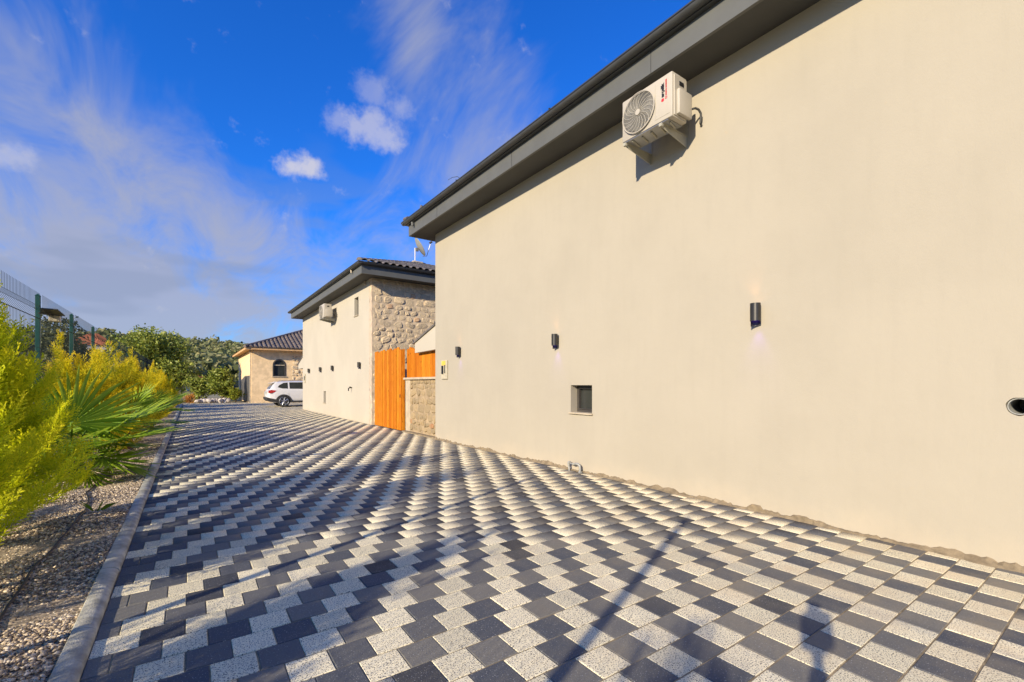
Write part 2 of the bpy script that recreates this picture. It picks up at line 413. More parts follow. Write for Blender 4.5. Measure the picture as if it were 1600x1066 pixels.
for j in range(nr):
    yc = Y0+(j+0.5)*P_; ph = j % 4
    xe = WX-0.03 if yc < 27 else 15.8
    if 10.5 < yc < 15.2: xe = WX+0.05
    x = KX; items = []
    if ph == 1: items.append((KX, 0.1, 1)); x = KX+0.1; first = 0
    elif ph == 3: items.append((KX, 0.1, 1)); x = KX+0.1; first = 1
    else: first = 0 if ph == 0 else 1
    k = first
    while x < xe-0.02:
        wd = min(P_, xe-x)
        items.append((x, wd, k % 2)); x += P_; k += 1
    for (x0, wd, c) in items:
        if wd < 0.03: continue
        xc = x0+wd/2
        dpt = xc*f2[0]+yc*f2[1]; lat = xc*f2[1]-yc*f2[0]
        vis = dpt > 0.4
        if vis:
            u = 800+711*lat/dpt; v = 600+711*1.38/dpt
            vis = -20 < u < 1625 and v < 1085
        cells.append((xc, yc, wd, c, vis, dpt if vis else 1e6+dpt))
cells.sort(key=lambda c: c[5])
jit = lambda a: random.uniform(-a, a)
for (xc, yc, wd, c, vis, d) in cells[:300]:
    key = (round(wd, 2), c)
    if key not in PM: PM[key] = paver_mesh(wd, P_, 'paver_dark' if c else 'paver_light', 0.0)
    link('paver', PM[key], pav, (xc+jit(.0014), yc+jit(.0014), jit(.0016)), (jit(.009), jit(.009), jit(.007)))
V, Fq, MI, RN = [], [], [], []
for (xc, yc, wd, c, vis, d) in cells[300:]:
    hx, hy = wd/2-0.0026, P_/2-0.004; b = 0.003; o = len(V); z = jit(.001); tx, ty = jit(.006), jit(.006)
    for (dd, zz_) in ((b, 0.0), (0, -0.004), (0, -0.03)):
        for sx, sy in ((-1, -1), (1, -1), (1, 1), (-1, 1)):
            lx, ly = sx*(hx-dd), sy*(hy-dd)
            V.append((xc+lx, yc+ly, z+zz_+lx*tx+ly*ty))
    Fq.append((o, o+1, o+2, o+3)); Fq += [(o+i, o+i+4, o+(i+1) % 4+4, o+(i+1) % 4) for i in range(4)]
    Fq += [(o+i+4, o+i+8, o+(i+1) % 4+8, o+(i+1) % 4+4) for i in range(4)]
    MI += [c]*9; RN += [random.random()]*12
far = link('pavers_beyond', npmesh('pavers_beyond', V, np.array(Fq), ['paver_light', 'paver_dark'], {'rnd': RN}, midx=MI), pav)
tag(far, kind='stuff')

# kerb with separate kerbstones
mb = MB(); mb.box(KX-0.104, KX-0.004, Y0, Y1-1, -0.07, 0.005)
kerb = mb.build('kerb', 'joint_sand'); tag(kerb, kind='structure')
sec = [(0.0, -0.02), (0.0, 0.012), (-0.008, 0.026), (-0.024, 0.037), (-0.045, 0.044), (-0.07, 0.047), (-0.099, 0.045), (-0.105, 0.036), (-0.105, -0.02)]
mbk = MB(); mbk.prism([(x, z) for x, z in sec], 1, 0.002, 0.498)
kme = npmesh('kerbstone', mbk.v, mbk.f, 'kerb'); kme.polygons.foreach_set('use_smooth', np.ones(len(kme.polygons), dtype=bool))
kme.set_sharp_from_angle(angle=R(50))
for i in range(int((Y1-1-Y0)/0.5)):
    link('kerbstone', kme, kerb, (KX-0.002+jit(.003), Y0+i*0.5, jit(.003)), (0, jit(.01), jit(.004)))

# gravel bed
bx = np.linspace(KX-0.10, -2.6, 14); by = np.linspace(Y0, 39, 90)
BX, BY = np.meshgrid(bx, by, indexing='ij')
def bedz(x, y): return 0.03+0.02*np.sin(x*3+y*1.7)+0.015*np.sin(y*4.1-x*2)+np.clip((-x-1.3)*0.10, 0, 0.2)
ii = np.arange(14*90).reshape(14, 90)
fq = np.stack([ii[:-1, :-1], ii[:-1, 1:], ii[1:, 1:], ii[1:, :-1]], -1).reshape(-1, 4)
bed = tag(link('planting_bed', npmesh('planting_bed', np.stack([BX.ravel(), BY.ravel(), bedz(BX, BY).ravel()], 1), fq, 'gravel_bed', smooth=True)), kind='structure')
N = 52000
sx = KX-0.115-rng.random(N)**1.1*1.35; sy = 1.8+rng.random(N)**1.35*12.5
keep = sx > -0.245*sy-0.15; sx = sx[keep]; sy = sy[keep]; N = len(sx)
octv = np.array([(1, 0, 0), (0, 1, 0), (-1, 0, 0), (0, -1, 0), (0, 0, 1), (0, 0, -1)], float)
octf = np.array([(0, 1, 4), (1, 2, 4), (2, 3, 4), (3, 0, 4), (1, 0, 5), (2, 1, 5), (3, 2, 5), (0, 3, 5)])
sz = (0.0055+rng.random(N)**2*0.010)
off = octv[None]*(0.75+0.5*rng.random((N, 6, 1)))*np.stack([sz*1.35, sz, sz*0.75], 1)[:, None, :]
ang = rng.random(N)*6.28; tl = (rng.random(N)-.5)*1.2
ca, sa = np.cos(ang)[:, None], np.sin(ang)[:, None]; ct, st = np.cos(tl)[:, None], np.sin(tl)[:, None]
X, Y, Z = off[..., 0], off[..., 1], off[..., 2]
Y, Z = Y*ct-Z*st, Y*st+Z*ct
X, Y = X*ca-Y*sa, X*sa+Y*ca
GV = np.stack([X+sx[:, None], Y+sy[:, None], Z+(bedz(sx, sy)+0.003)[:, None]], -1).reshape(-1, 3)
GF = (octf[None]+(np.arange(N)*6)[:, None, None]).reshape(-1, 3)
gv_ = link('gravel', npmesh('gravel', GV, GF, 'gravel', {'rnd': np.repeat(rng.random(N), 6)}), None)
tag(gv_, 'loose pale pea gravel covering the planting bed', 'gravel', kind='stuff')

# cement fillet along the foot of the near house
ys = np.arange(-1.2, 10.42, 0.03)
n1 = np.cumsum(rng.normal(0, 1, len(ys))); n1 = (n1-np.convolve(n1, np.ones(25)/25, 'same'))
wv = 0.05+0.02*np.sin(ys*2.1)+0.012*np.clip(n1, -2, 2)*0.8; hv = 0.030+0.012*np.clip(np.roll(n1, 7), -2, 2.4)+0.012*np.sin(ys*3.3)
# ================================================================== HOUSES
def holed_wall(mb, X, y0, y1, z0, z1, holes):
    """street front in the plane x = X with rectangular openings (ya, yb, za, zb)"""
    ys_ = sorted({y0, y1} | {h[0] for h in holes} | {h[1] for h in holes}); zs_ = sorted({z0, z1} | {h[2] for h in holes} | {h[3] for h in holes})
    for a, b in zip(ys_[:-1], ys_[1:]):
        for c, d in zip(zs_[:-1], zs_[1:]):
            ym, zm = (a+b)/2, (c+d)/2
            if any(h[0] < ym < h[1] and h[2] < zm < h[3] for h in holes): continue
            mb.add([(X, a, c), (X, a, d), (X, b, d), (X, b, c)], [(0, 1, 2, 3)])
def reveal(mb, X, h, dep):
    a, b, c, d = h; x = X+dep
    mb.add([(X, a, c), (X, b, c), (X, b, d), (X, a, d), (x, a, c), (x, b, c), (x, b, d), (x, a, d)],
           [(0, 1, 5, 4), (1, 2, 6, 5), (2, 3, 7, 6), (3, 0, 4, 7)])
def window_part(house, X, h, dep, sill=True):
    a, b, c, d = h; x = X+dep; fw = min(0.05, (b-a)*0.18)
    mb = MB()
    mb.box(x-0.03, x+0.03, a, a+fw, c, d); mb.box(x-0.03, x+0.03, b-fw, b, c, d)
    mb.box(x-0.03, x+0.03, a+fw, b-fw, c, c+fw); mb.box(x-0.03, x+0.03, a+fw, b-fw, d-fw, d)
    wd = mb.build('window', 'frame_dark', house)
    i2 = fw+0.012
    mb = MB()
    for q in ((a+fw, a+i2), (b-i2, b-fw)): mb.box(x-0.045, x+0.0, q[0], q[1], c+fw, d-fw)
    for q in ((c+fw, c+i2), (d-i2, d-fw)): mb.box(x-0.045, x+0.0, a+i2, b-i2, q[0], q[1])
    mb.build('sash', 'frame_dark', wd)
    MB().box(x+0.004, x+0.012, a+fw, b-fw, c+fw, d-fw).build('pane', 'glass_dark', wd)
    if sill: MB().box(X-0.035, x-0.031, a-0.02, b+0.02, c-0.022, c+0.004, 0.004).build('sill', 'stone_cap', wd)
    return wd

def barrel(wd=0.24, ln=0.40, n=6):
    """one roof tile: a raised barrel with a flat pan, local x across, y up the slope"""
    V = []; prof = [(-0.5*wd, 0.0), (-0.28*wd, 0.004)]
    for k in range(n+1):
        a = math.pi*(1-k/n); prof.append((0.10*wd+0.34*wd*math.cos(a), 0.010+0.055*math.sin(a)))
    prof.append((0.5*wd, 0.0))
    m_ = len(prof)
    for y, dz in ((0, 0.022), (ln, 0.0)):
        V += [(x, y, z+dz) for x, z in prof]
    V += [(x, 0, z+0.004) for x, z in prof]
    F = [(i, i+1, m_+i+1, m_+i) for i in range(m_-1)] + [(2*m_+i, 2*m_+i+1, i+1, i) for i in range(m_-1)]
    return V, F

def hip_roof(house, x0, x1, y0, y1, z, p, mat, corr=True):
    """hipped tiled roof as corrugated sheets; x0..y1 is the eaves rectangle"""
    hw = min(x1-x0, y1-y0)/2; rise = hw*p
    mb = MB()
    if (y1-y0) >= (x1-x0): A, B = ((x0+x1)/2, y0+hw), ((x0+x1)/2, y1-hw)
    else: A, B = (x0+hw, (y0+y1)/2), (x1-hw, (y0+y1)/2)
    V = [(x0, y0, z), (x1, y0, z), (x1, y1, z), (x0, y1, z), (A[0], A[1], z+rise), (B[0], B[1], z+rise)]
    if (y1-y0) >= (x1-x0): Fs = [(0, 1, 4), (1, 2, 5, 4), (2, 3, 5), (3, 0, 4, 5)]
    else: Fs = [(0, 1, 5, 4), (1, 2, 5), (2, 3, 4, 5), (3, 0, 4)]
    mb.add(V, Fs + [(3, 2, 1, 0)])
    return mb.build('roof', mat, house), V

def eaves(house, x0, x1, y0, y1, zs, ov, fh, gut=True):
    """boxed eaves: soffit, fascia and half-round gutter around the walls x0..x1, y0..y1"""
    a, b, c, d = x0-ov, x1+ov, y0-ov, y1+ov
    mb = MB(); mb.box(a+.03, b-.03, c+.03, d-.03, zs, zs+0.03); mb.build('soffit', 'soffit', house)
    mb = MB(); zz0, zz1 = zs-0.004, zs+fh; th = 0.04
    mb.box(a-.0, a+th, c, d, zz0, zz1); mb.box(b-th, b, c, d, zz0, zz1)
    mb.box(a+th, b-th, c, c+th, zz0, zz1); mb.box(a+th, b-th, d-th, d, zz0, zz1)
    mb.build('fascia', 'anthracite', house)
    if not gut: return
    # dark tile underlay that oversails the fascia, then the gutter hung in front of it
    MB().box(a-0.06, b+0.06, c-0.06, d+0.06, zz1+0.003, zz1+0.03).build('underlay', 'gutter', house)
    r = 0.062; gz = zz1+0.075
    path = [(a-0.085, c-0.085), (b+0.085, c-0.085), (b+0.085, d+0.085), (a-0.085, d+0.085)]
    for k in range(4):
        p, q = path[k], path[(k+1) % 4]
        dx, dy = q[0]-p[0], q[1]-p[1]; L = math.hypot(dx, dy); dx /= L; dy /= L; nx, ny = dy, -dx
        V = []; prof = []
        for i in range(11):
            t_ = math.pi*i/10; prof.append((math.cos(t_)*r, -math.sin(t_)*r))
        prof = [(r+0.004, 0.012), (r+0.011, 0.006), (r+0.009, -0.006)] + prof + [(-r+0.006, 0.0)] + [(math.cos(math.pi*i/10)*(r-0.007), -math.sin(math.pi*i/10)*(r-0.007)) for i in range(10, -1, -1)] + [(r-0.006, 0.012)]
        e = r*0.9
        for (s_, ext) in ((p, -e), (q, e)):
            for (o_, h_) in prof:
                V.append((s_[0]+dx*(ext+math.copysign(max(0, o_), ext)*0)+nx*o_, s_[1]+dy*ext+ny*o_, gz+h_))
        m_ = len(prof)
        g = MB(); g.add(V, [(i, (i+1) % m_, m_+(i+1) % m_, m_+i) for i in range(m_)] + [tuple(range(3, 14)), tuple(range(m_+3, m_+14))])
        g.build('gutter', 'gutter', house, True)

def rubble_variants(mat='rubble'):
    out = []
    for k in range(26):
        r_ = random.Random(100+k); n = 8; V = []; tx_, ty_ = r_.uniform(-.5, .5), r_.uniform(-.5, .5)
        for ring, (s_, h_) in enumerate(((1.0, -0.25), (0.96, 0.45), (0.80, 0.82), (0.42, 0.92))):
            for i in range(n):
                a = 2*math.pi*i/n
                q = 1.0/max(abs(math.cos(a)), abs(math.sin(a)))**0.55
                rad = 0.5*q*s_*(0.72+0.42*random.Random(k*31+i).random())
                V.append((rad*math.cos(a)+r_.uniform(-.02, .02), rad*math.sin(a)+r_.uniform(-.02, .02), h_*(r_.uniform(0.75, 1.2)+tx_*math.cos(a)*s_+ty_*math.sin(a)*s_ if ring > 0 else 1)))
        V.append((0, 0, r_.uniform(0.8, 1.1)))
        F = [(r*n+i, r*n+(i+1) % n, (r+1)*n+(i+1) % n, (r+1)*n+i) for r in range(3) for i in range(n)] + [(3*n+i, 3*n+(i+1) % n, 4*n) for i in range(n)]
        out.append(npmesh('stone', V, F, mat))
    return out
RUB = rubble_variants(); RUBL = rubble_variants('rubble_low')
def rubble(parent, u0, u1, v0, v1, place, hmin=0.14, hmax=0.25, depth=0.04, seed=1, limit=290, skip=None, var=None):
    """coursed rubble: place(u, v) -> world point, rotation of local x,y,z on the wall"""
    r_ = random.Random(seed); v = v0; cnt = 0; org = origin(parent)
    while v < v1-0.05:
        h = min(r_.uniform(hmin, hmax), v1-v); u = u0-r_.uniform(0, .1)
        while u < u1:
            wd = r_.uniform(0.8, 2.1)*h
            a, b = max(u, u0), min(u+wd, u1)
            if b-a > 0.06 and not (skip and skip((a+b)/2, v+h/2)) and cnt < limit:
                p, rot = place((a+b)/2, v+h/2+r_.uniform(-.02, .02))
                e_ = Matrix.Rotation(r_.uniform(-.35, .35), 3, 'Z'); q_ = (Matrix(__import__('mathutils').Euler(rot).to_matrix()) @ e_).to_euler()
                link('stone', r_.choice(var or RUB), parent, Vector(p)-org, q_, ((b-a)*r_.uniform(.74, 1.05), h*r_.uniform(.74, 1.08), depth*r_.uniform(0.35, 1.5)))
                cnt += 1
            u += wd
        v += h
ROT_S = (R(90), 0, 0)                      # wall that faces -Y: local x -> X, local y -> Z, local z -> -Y
ROT_W = (R(90), 0, -R(90))                 # wall that faces -X

# ---- near house (big plaster front)
H1Y0, H1Y1, HX1 = -1.15, 10.42, 14.0
h1 = thing('near_house', (WX, H1Y1, 0), 'large cream plastered house front filling the right side, with dark boxed eaves', 'house')
Z1 = 5.12
win1 = (4.975, 5.452, 0.925, 1.362)
hc = (0.583, 1.213, 0.11)                  # round wall duct: centre y, z and half size of its square patch
hsq = (hc[0]-hc[2], hc[0]+hc[2], hc[1]-hc[2], hc[1]+hc[2])
mb = MB(); holed_wall(mb, WX, H1Y0, H1Y1, -0.05, Z1+0.02, [win1, hsq]); reveal(mb, WX, win1, 0.16)
rr_ = 0.068; n = 40; V = []
for i in range(n):
    a = 2*math.pi*i/n; c_, s_ = math.cos(a), math.sin(a); q = 1/max(abs(c_), abs(s_))
    wob = rr_*(1+0.03*math.sin(3*a)+0.02*math.sin(7*a))
    V += [(WX, hc[0]+hc[2]*q*c_, hc[1]+hc[2]*q*s_), (WX, hc[0]+wob*c_, hc[1]+wob*s_), (WX+0.05, hc[0]+wob*c_, hc[1]+wob*s_)]
mb.add(V, [(3*i, 3*i+1, 3*((i+1) % n)+1, 3*((i+1) % n)) for i in range(n)] + [(3*i+1, 3*i+2, 3*((i+1) % n)+2, 3*((i+1) % n)+1) for i in range(n)])
mb.add([(WX, H1Y1, -.05), (HX1, H1Y1, -.05), (HX1, H1Y1, Z1), (WX, H1Y1, Z1)], [(3, 2, 1, 0)])
mb.add([(HX1, H1Y0, -.05), (HX1, H1Y1, -.05), (HX1, H1Y1, Z1), (HX1, H1Y0, Z1)], [(0, 1, 2, 3)])
mb.add([(WX, H1Y0, -.05), (HX1, H1Y0, -.05), (HX1, H1Y0, Z1), (WX, H1Y0, Z1)], [(0, 1, 2, 3)])
mb.build('wall', 'plaster_near', h1)
window_part(h1, WX, win1, 0.17)
# duct pipe in the round hole
mb = MB(); ro, ri = 0.062, 0.056; V = []
for i in range(n):
    a = 2*math.pi*i/n; c_, s_ = math.cos(a), math.sin(a)
    V += [(WX+0.012, hc[0]+ro*c_, hc[1]+ro*s_), (WX+0.012, hc[0]+ri*c_, hc[1]+ri*s_), (WX+0.5, hc[0]+ri*c_, hc[1]+ri*s_), (WX+0.05, hc[0]+0.075*c_, hc[1]+0.075*s_)]
mb.add(V, [(4*i+k, 4*i+k+1, 4*((i+1) % n)+k+1, 4*((i+1) % n)+k) for i in range(n) for k in (0, 1)] + [(4*i+3, 4*i, 4*((i+1) % n), 4*((i+1) % n)+3) for i in range(n)])
mb.add([V[4*i+2] for i in range(n)], [tuple(range(n))])
dp = mb.build('wall_duct', 'pipe_grey', h1, True)
eaves(h1, WX, HX1, H1Y0, H1Y1, Z1, 0.50, 0.265)
hip_roof(h1, WX-0.64, HX1+0.64, H1Y0-0.64, H1Y1+0.64, Z1+0.365, 0.33, 'roof_tile')
# fillet
VV = []; FF = []
for i, y in enumerate(ys):
    j1, j2 = rng.random()*0.008, rng.random()*0.008; ww = max(wv[i], .02); hh = max(hv[i], .010)
    VV += [(WX-ww-j1, y, -0.003), (WX-ww*0.6, y, 0.010+j2), (WX-0.012, y, hh*0.8+j2), (WX+0.004, y, hh+j1)]
for i in range(len(ys)-1):
    for k in range(3): FF.append((i*4+k, (i+1)*4+k, (i+1)*4+k+1, i*4+k+1))
mb = MB(); mb.add(VV, FF); mb.build('cement_fillet', 'mortar', h1)
for yy in np.arange(-0.6, 10.8, 2.9):
    MB().box(4.345, 4.52, yy-.012, yy+.012, 5.468, 5.476).build('gutter_hanger', 'gutter', h1)
    MB().box(4.5165, 4.5195, yy+1.2-.002, yy+1.2+.002, 5.118, 5.384).build('fascia_seam', 'black', h1)
# little bent wire and bird-stop ends showing over the gutter
mb = MB(); mb.tube([(4.42, 8.05, 5.50), (4.40, 8.12, 5.56), (4.36, 8.26, 5.585), (4.33, 8.40, 5.575)], [.006, .006, .005, .004], 5); mb.build('gutter_wire', 'gutter', h1)
MB().tube([(4.50, 10.1, 5.50), (4.50, 10.1, 5.63)], [.05, .03], 8).build('bird_stop', 'roof_tile', h1)
MB().tube([(4.44, 10.75, 5.50), (4.44, 10.95, 5.53)], [.06, .06], 8).build('hip_tile', 'roof_tile', h1)
for yy in (10.55,):
    MB().tube([(4.46, yy, 5.36), (4.47, yy, 5.27)], 0.03, 10).build('gutter_spout', 'anthracite', h1)
# side porch roof at the far end of the front
def porch(house, y0, y1, zl, zh, zb):
    mb = MB(); mb.prism([(y0, zb), (y1, zb-0.02), (y1, zl), (y0, zh)], 0, WX+0.004, WX+0.14); pr = mb.build('porch_gable', 'plaster', house)
    mb = MB(); s_ = (zl-zh)/(y1-y0)
    mb.prism([(y0, zh+0.01), (y1+0.10, zl+s_*0.10+0.01), (y1+0.10, zl+s_*0.10+0.055), (y0, zh+0.055)], 0, WX-0.03, WX+2.6); mb.build('porch_roof', 'roof_tile', pr)
    mb = MB(); mb.box(WX+0.14, WX+2.5, y0, y1, zb+0.02, zb+0.05); mb.build('porch_ceiling', 'plaster', pr)
porch(h1, H1Y1+0.003, 11.70, 2.49, 2.84, 2.25)

# ---- second house
H2Y0, H2Y1 = 15.30, 26.85; Z2 = 4.97
h2 = thing('second_house', (WX, H2Y0, 0), 'plastered house with rubble stone end wall and tiled roof behind the timber gate', 'house')
win2 = [(16.80, 17.30, 3.90, 4.58), (21.68, 22.12, 0.52, 1.05)]
mb = MB(); holed_wall(mb, WX, H2Y0+0.26, H2Y1, -0.05, Z2+0.02, win2)
for h in win2: reveal(mb, WX, h, 0.14)
mb.add([(HX1, H2Y0, -.05), (HX1, H2Y1, -.05), (HX1, H2Y1, Z2), (HX1, H2Y0, Z2)], [(0, 1, 2, 3)])
mb.add([(WX, H2Y1, -.05), (HX1, H2Y1, -.05), (HX1, H2Y1, Z2), (WX, H2Y1, Z2)], [(3, 2, 1, 0)])
mb.build('wall', 'plaster', h2)
for h in win2: window_part(h2, WX, h, 0.15)
# rough corner strip and stone end wall
def rough_strip(y0, y1):
    V = []; F = []; zs_ = np.linspace(-.05, Z2, 46)
    for i, z in enumerate(zs_):
        e = y1+jit(.035)
        V += [(WX+jit(.006), y0, z), (WX-0.004+jit(.012), y0+(e-y0)*.5, z), (WX-0.006+jit(.006), e, z), (WX+0.01, e+0.03, z)]
    for i in range(45):
        for k in range(3): F.append((i*4+k, (i+1)*4+k, (i+1)*4+k+1, i*4+k+1))
    mb = MB(); mb.add(V, F); return mb.build('corner_plaster', 'plaster_rough', h2)
rough_strip(H2Y0, H2Y0+0.26)
MB().box(WX+0.003, HX1, H2Y0, H2Y0+0.2, -0.05, Z2).build('end_wall', 'rubble_mortar', h2)
ew = h2.children[-1]
rubble(ew, WX+0.05, 7.75, 0.05, Z2-0.02, lambda u, v: ((u, H2Y0+0.004, v), ROT_S), 0.14, 0.28, 0.024, 3, 295)
eaves(h2, WX, HX1, H2Y0, H2Y1, Z2, 0.50, 0.265)
rf, RV = hip_roof(h2, WX-0.62, HX1+0.62, H2Y0-0.62, H2Y1+0.62, Z2+0.345, 0.33, 'roof_tile')
# roof tiles on the slope that faces the camera
tV, tF = barrel(); tme = npmesh('roof_tile', tV, tF, 'roof_tile')
ex, ey, ez = WX-0.62, H2Y0-0.62, Z2+0.35; sl_a = math.atan(0.33); cnt = 0
for row in range(11):
    d = row*0.36
    for k in range(40):
        x = ex+0.14+k*0.24
        if x < ex+d+0.10 or x > 11.5: continue
        if cnt >= 290: break
        link('roof_tile', tme, rf, Vector((x, ey+d*math.cos(sl_a)-0.05, ez+d*math.sin(sl_a)+jit(.004)))-origin(rf), (sl_a, jit(.015), jit(.015))); cnt += 1
capV, capF = [], []
for y, rad in ((0, 0.105), (0.42, 0.085)):
    for k in range(9):
        a = math.pi*k/8; capV.append((math.cos(a)*rad, y, math.sin(a)*rad*0.85))
capF = [(k, k+1, 9+k+1, 9+k) for k in range(8)] + [tuple(range(9))]
cme = npmesh('hip_tile', capV, capF, 'roof_tile')
for k in range(16):
    d = k*0.36/math.sqrt(2)
    link('hip_tile', cme, rf, Vector((ex+d+0.02, ey+d+0.02, ez+0.33*d+0.03))-origin(rf), (math.atan(0.33/math.sqrt(2)), 0, -R(45)))
porch(h2, H2Y1+0.003, 28.1, 2.49, 2.84, 2.25)
for (yy, z) in ((15.75, 5.26), ):
    MB().tube([(4.46, yy, 5.26), (4.47, yy, 5.15)], 0.03, 10).build('gutter_spout', 'stone_cap', h2)
MB().tube([(WX-0.05, 15.9, Z2-0.02), (WX-0.05, 15.9, Z2-0.13)], [0.035, 0.05], 8).build('eaves_spotlight', 'stone_cap', h2)

# ---- third house, cream, across the yard
X3, Y3 = 3.67, 38.15; Z3 = 3.62
h3 = thing('cream_house', (X3, Y3, 0), 'low cream stone house with arched window behind the parked car', 'house')
mb = MB()
xa, xb, za, zb = 5.06, 5.94, 1.95, 2.80
ys_poly = []
n = 14; arch = [(xa+(xb-xa)/2+(xb-xa)/2*math.cos(math.pi*(1-i/n)), zb+(xb-xa)/2*math.sin(math.pi*(1-i/n))) for i in range(n+1)]
XE = 15.0
quad = lambda a, b, c, d: mb.add([(a, Y3, c), (b, Y3, c), (b, Y3, d), (a, Y3, d)], [(0, 1, 2, 3)])
ZT = Z3+0.3
quad(X3, xa, -.05, ZT); quad(xb, XE, -.05, ZT); quad(xa, xb, -.05, za)
for p, q in zip(arch[:-1], arch[1:]): mb.add([(p[0], Y3, p[1]), (q[0], Y3, q[1]), (q[0], Y3, ZT), (p[0], Y3, ZT)], [(0, 1, 2, 3)])
out = [(xa, za), (xb, za)] + arch[::-1]
mb.add([(p[0], Y3, p[1]) for p in out] + [(p[0], Y3+0.18, p[1]) for p in out], [(i, (i+1) % len(out), len(out)+(i+1) % len(out), len(out)+i) for i in range(len(out))])
mb.add([(X3, Y3, -.05), (X3, 49, -.05), (X3, 49, ZT), (X3, Y3, ZT)], [(3, 2, 1, 0)])
mb.add([(X3, 49, -.05), (XE, 49, -.05), (XE, 49, ZT), (X3, 49, ZT)], [(3, 2, 1, 0)])
mb.add([(XE, Y3, -.05), (XE, 49, -.05), (XE, 49, ZT), (XE, Y3, ZT)], [(0, 1, 2, 3)])
cw = mb.build('wall', 'cream_wall', h3)
rubble(cw, 6.35, 8.2, 1.35, Z3-0.1, lambda u, v: ((u, Y3-0.004, v), ROT_S), 0.2, 0.36, 0.05, 5, 60)
# arched window
mb = MB()
def ring(o_, i_, y0, y1):
    n_ = len(o_); V = [(p[0], y0, p[1]) for p in o_] + [(p[0], y0, p[1]) for p in i_] + [(p[0], y1, p[1]) for p in o_] + [(p[0], y1, p[1]) for p in i_]
    return V, [(i, (i+1) % n_, n_+(i+1) % n_, n_+i) for i in range(n_)] + [(n_+i, n_+(i+1) % n_, 3*n_+(i+1) % n_, 3*n_+i) for i in range(n_)] + [(i, 2*n_+i, 2*n_+(i+1) % n_, (i+1) % n_) for i in range(n_)]
cx, cz = (xa+xb)/2, (za+zb)/2+0.15
inn = [(cx+(p[0]-cx)*0.84, cz+(p[1]-cz)*0.9) for p in out]
outf = [(cx+(p[0]-cx)*1.03, cz+(p[1]-cz)*1.02) for p in out]
mb.add(*ring(outf, inn, Y3-0.02, Y3+0.12)); wn = mb.build('window', 'frame_dark', h3)
MB().box(xa+.05, xb-.05, Y3+.03, Y3+.09, zb-0.03, zb+0.03).build('transom', 'stone_cap', wn)
mb = MB(); mb.add([(p[0], Y3+0.10, p[1]) for p in inn], [tuple(range(len(inn)))]); mb.build('pane', 'glass_dark', wn)
MB().box(xa-.06, xb+.06, Y3-.06, Y3+.1, za-.06, za, .01).build('sill', 'stone_cap', wn)
# eaves, roof
ox, oy = 0.42, 0.62
MB().box(X3-ox+.02, XE+ox, Y3-oy+.02, 49.6, ZT-0.02, ZT+0.03).build('soffit', 'cream_soffit', h3)
mb = MB(); mb.box(X3-ox, XE+ox, Y3-oy-0.02, Y3-oy+.02, ZT-.05, ZT+.11); mb.box(X3-ox-.02, X3-ox+.02, Y3-oy+.02, 49.6, ZT-.05, ZT+.11); mb.build('fascia', 'cream_soffit', h3)
r3, RV3 = hip_roof(h3, X3-ox-.07, XE+ox+.07, Y3-oy-.09, 49.7, ZT+.115, 0.40, 'roof_tile_far')
V = []; F = []; prow = 0.30; p3 = 0.40; ex3, ey3, ez3 = X3-ox-.07, Y3-oy-.09, ZT+.12
k = 0
x = ex3+0.1
while x < 12:
    L = min(x-ex3, 4.6)
    m_ = 6
    ns = max(1, int(L/0.4))
    for q in range(ns):
        y0_, y1_ = q*L/ns, (q+1)*L/ns; o = len(V)
        for (yy, dz) in ((y0_, 0.035), (y1_, 0.0)):
            for i in range(m_):
                a = math.pi*i/(m_-1); V.append((x+0.10*math.cos(a), ey3+yy, ez3+p3*yy+dz+0.085*math.sin(a)))
        F += [(o+i, o+i+1, o+m_+i+1, o+m_+i) for i in range(m_-1)] + [tuple(o+i for i in range(m_))]
    x += prow
mb = MB(); mb.add(V, F); tl_ = mb.build('roof_tiles', 'roof_tile_far', r3); tag(tl_, kind='stuff')
mb = MB(); mb.tube([(ex3, ey3, ez3+.03), (ex3+5, ey3+5, ez3+5*p3+.03)], 0.11, 8); mb.build('hip_ridge', 'roof_tile_far', r3)
# dark slab with a cut top at the side doorway, downpipe
mb = MB(); mb.prism([(38.75, 0.02), (46.9, 0.02), (46.9, 1.62), (43.0, 2.02), (38.75, 2.02)], 0, X3-0.03, X3+0.03); dr = mb.build('doorway_slab', 'doorway_dark', h3)
mb = MB(); mb.tube([(X3-0.05, 38.35, 0.05), (X3-0.05, 38.35, ZT-0.05)], 0.04, 8); mb.build('downpipe', 'stone_cap', h3)
MB().box(X3-0.04, X3+0.02, 38.5, 38.72, 0, 2.2).build('jamb', 'stone_cap', h3)
MB().box(X3-0.04, X3+0.02, 46.95, 47.3, 0, 3.2).build('jamb', 'stone_cap', h3)

# ================================================================== GATE, YARD WALL
gate = thing('timber_gate', (WX, 13.8, 0), 'tall orange timber gate of vertical boards beside the stone corner', 'gate')
y = 14.98; k = 0
wds = [0.13, 0.20, 0.20, 0.19, 0.20, 0.21, 0.20, 0.19, 0.21, 0.20, 0.20, 0.20]
while y > 12.66 and k < len(wds):
    wd = wds[k]; top = 2.43+0.03*math.sin(k*2.1)+jit(.015); a, b = y-wd+0.009, y-0.005
    mb = MB(); dp_ = 0.0 if k % 6 not in (4,) else 0.012
    mb.prism([(a, 0.03), (b, 0.03), (b, top-0.025), (b-0.035, top), (a+0.035, top), (a, top-0.025)], 0, WX-0.012+dp_+jit(.003), WX+0.018+dp_)
    mb.build('board', 'timber', gate); y -= wd; k += 1
GY = y
mb = MB()
for z in (0.35, 2.05): mb.box(WX+0.033, WX+0.075, GY+0.02, 14.9, z, z+0.1)
mb.build('rail', 'timber', gate)
MB().box(WX+0.02, WX+0.10, GY-0.002, GY+0.012, 0.03, 2.40).build('edge_board', 'timber', gate)
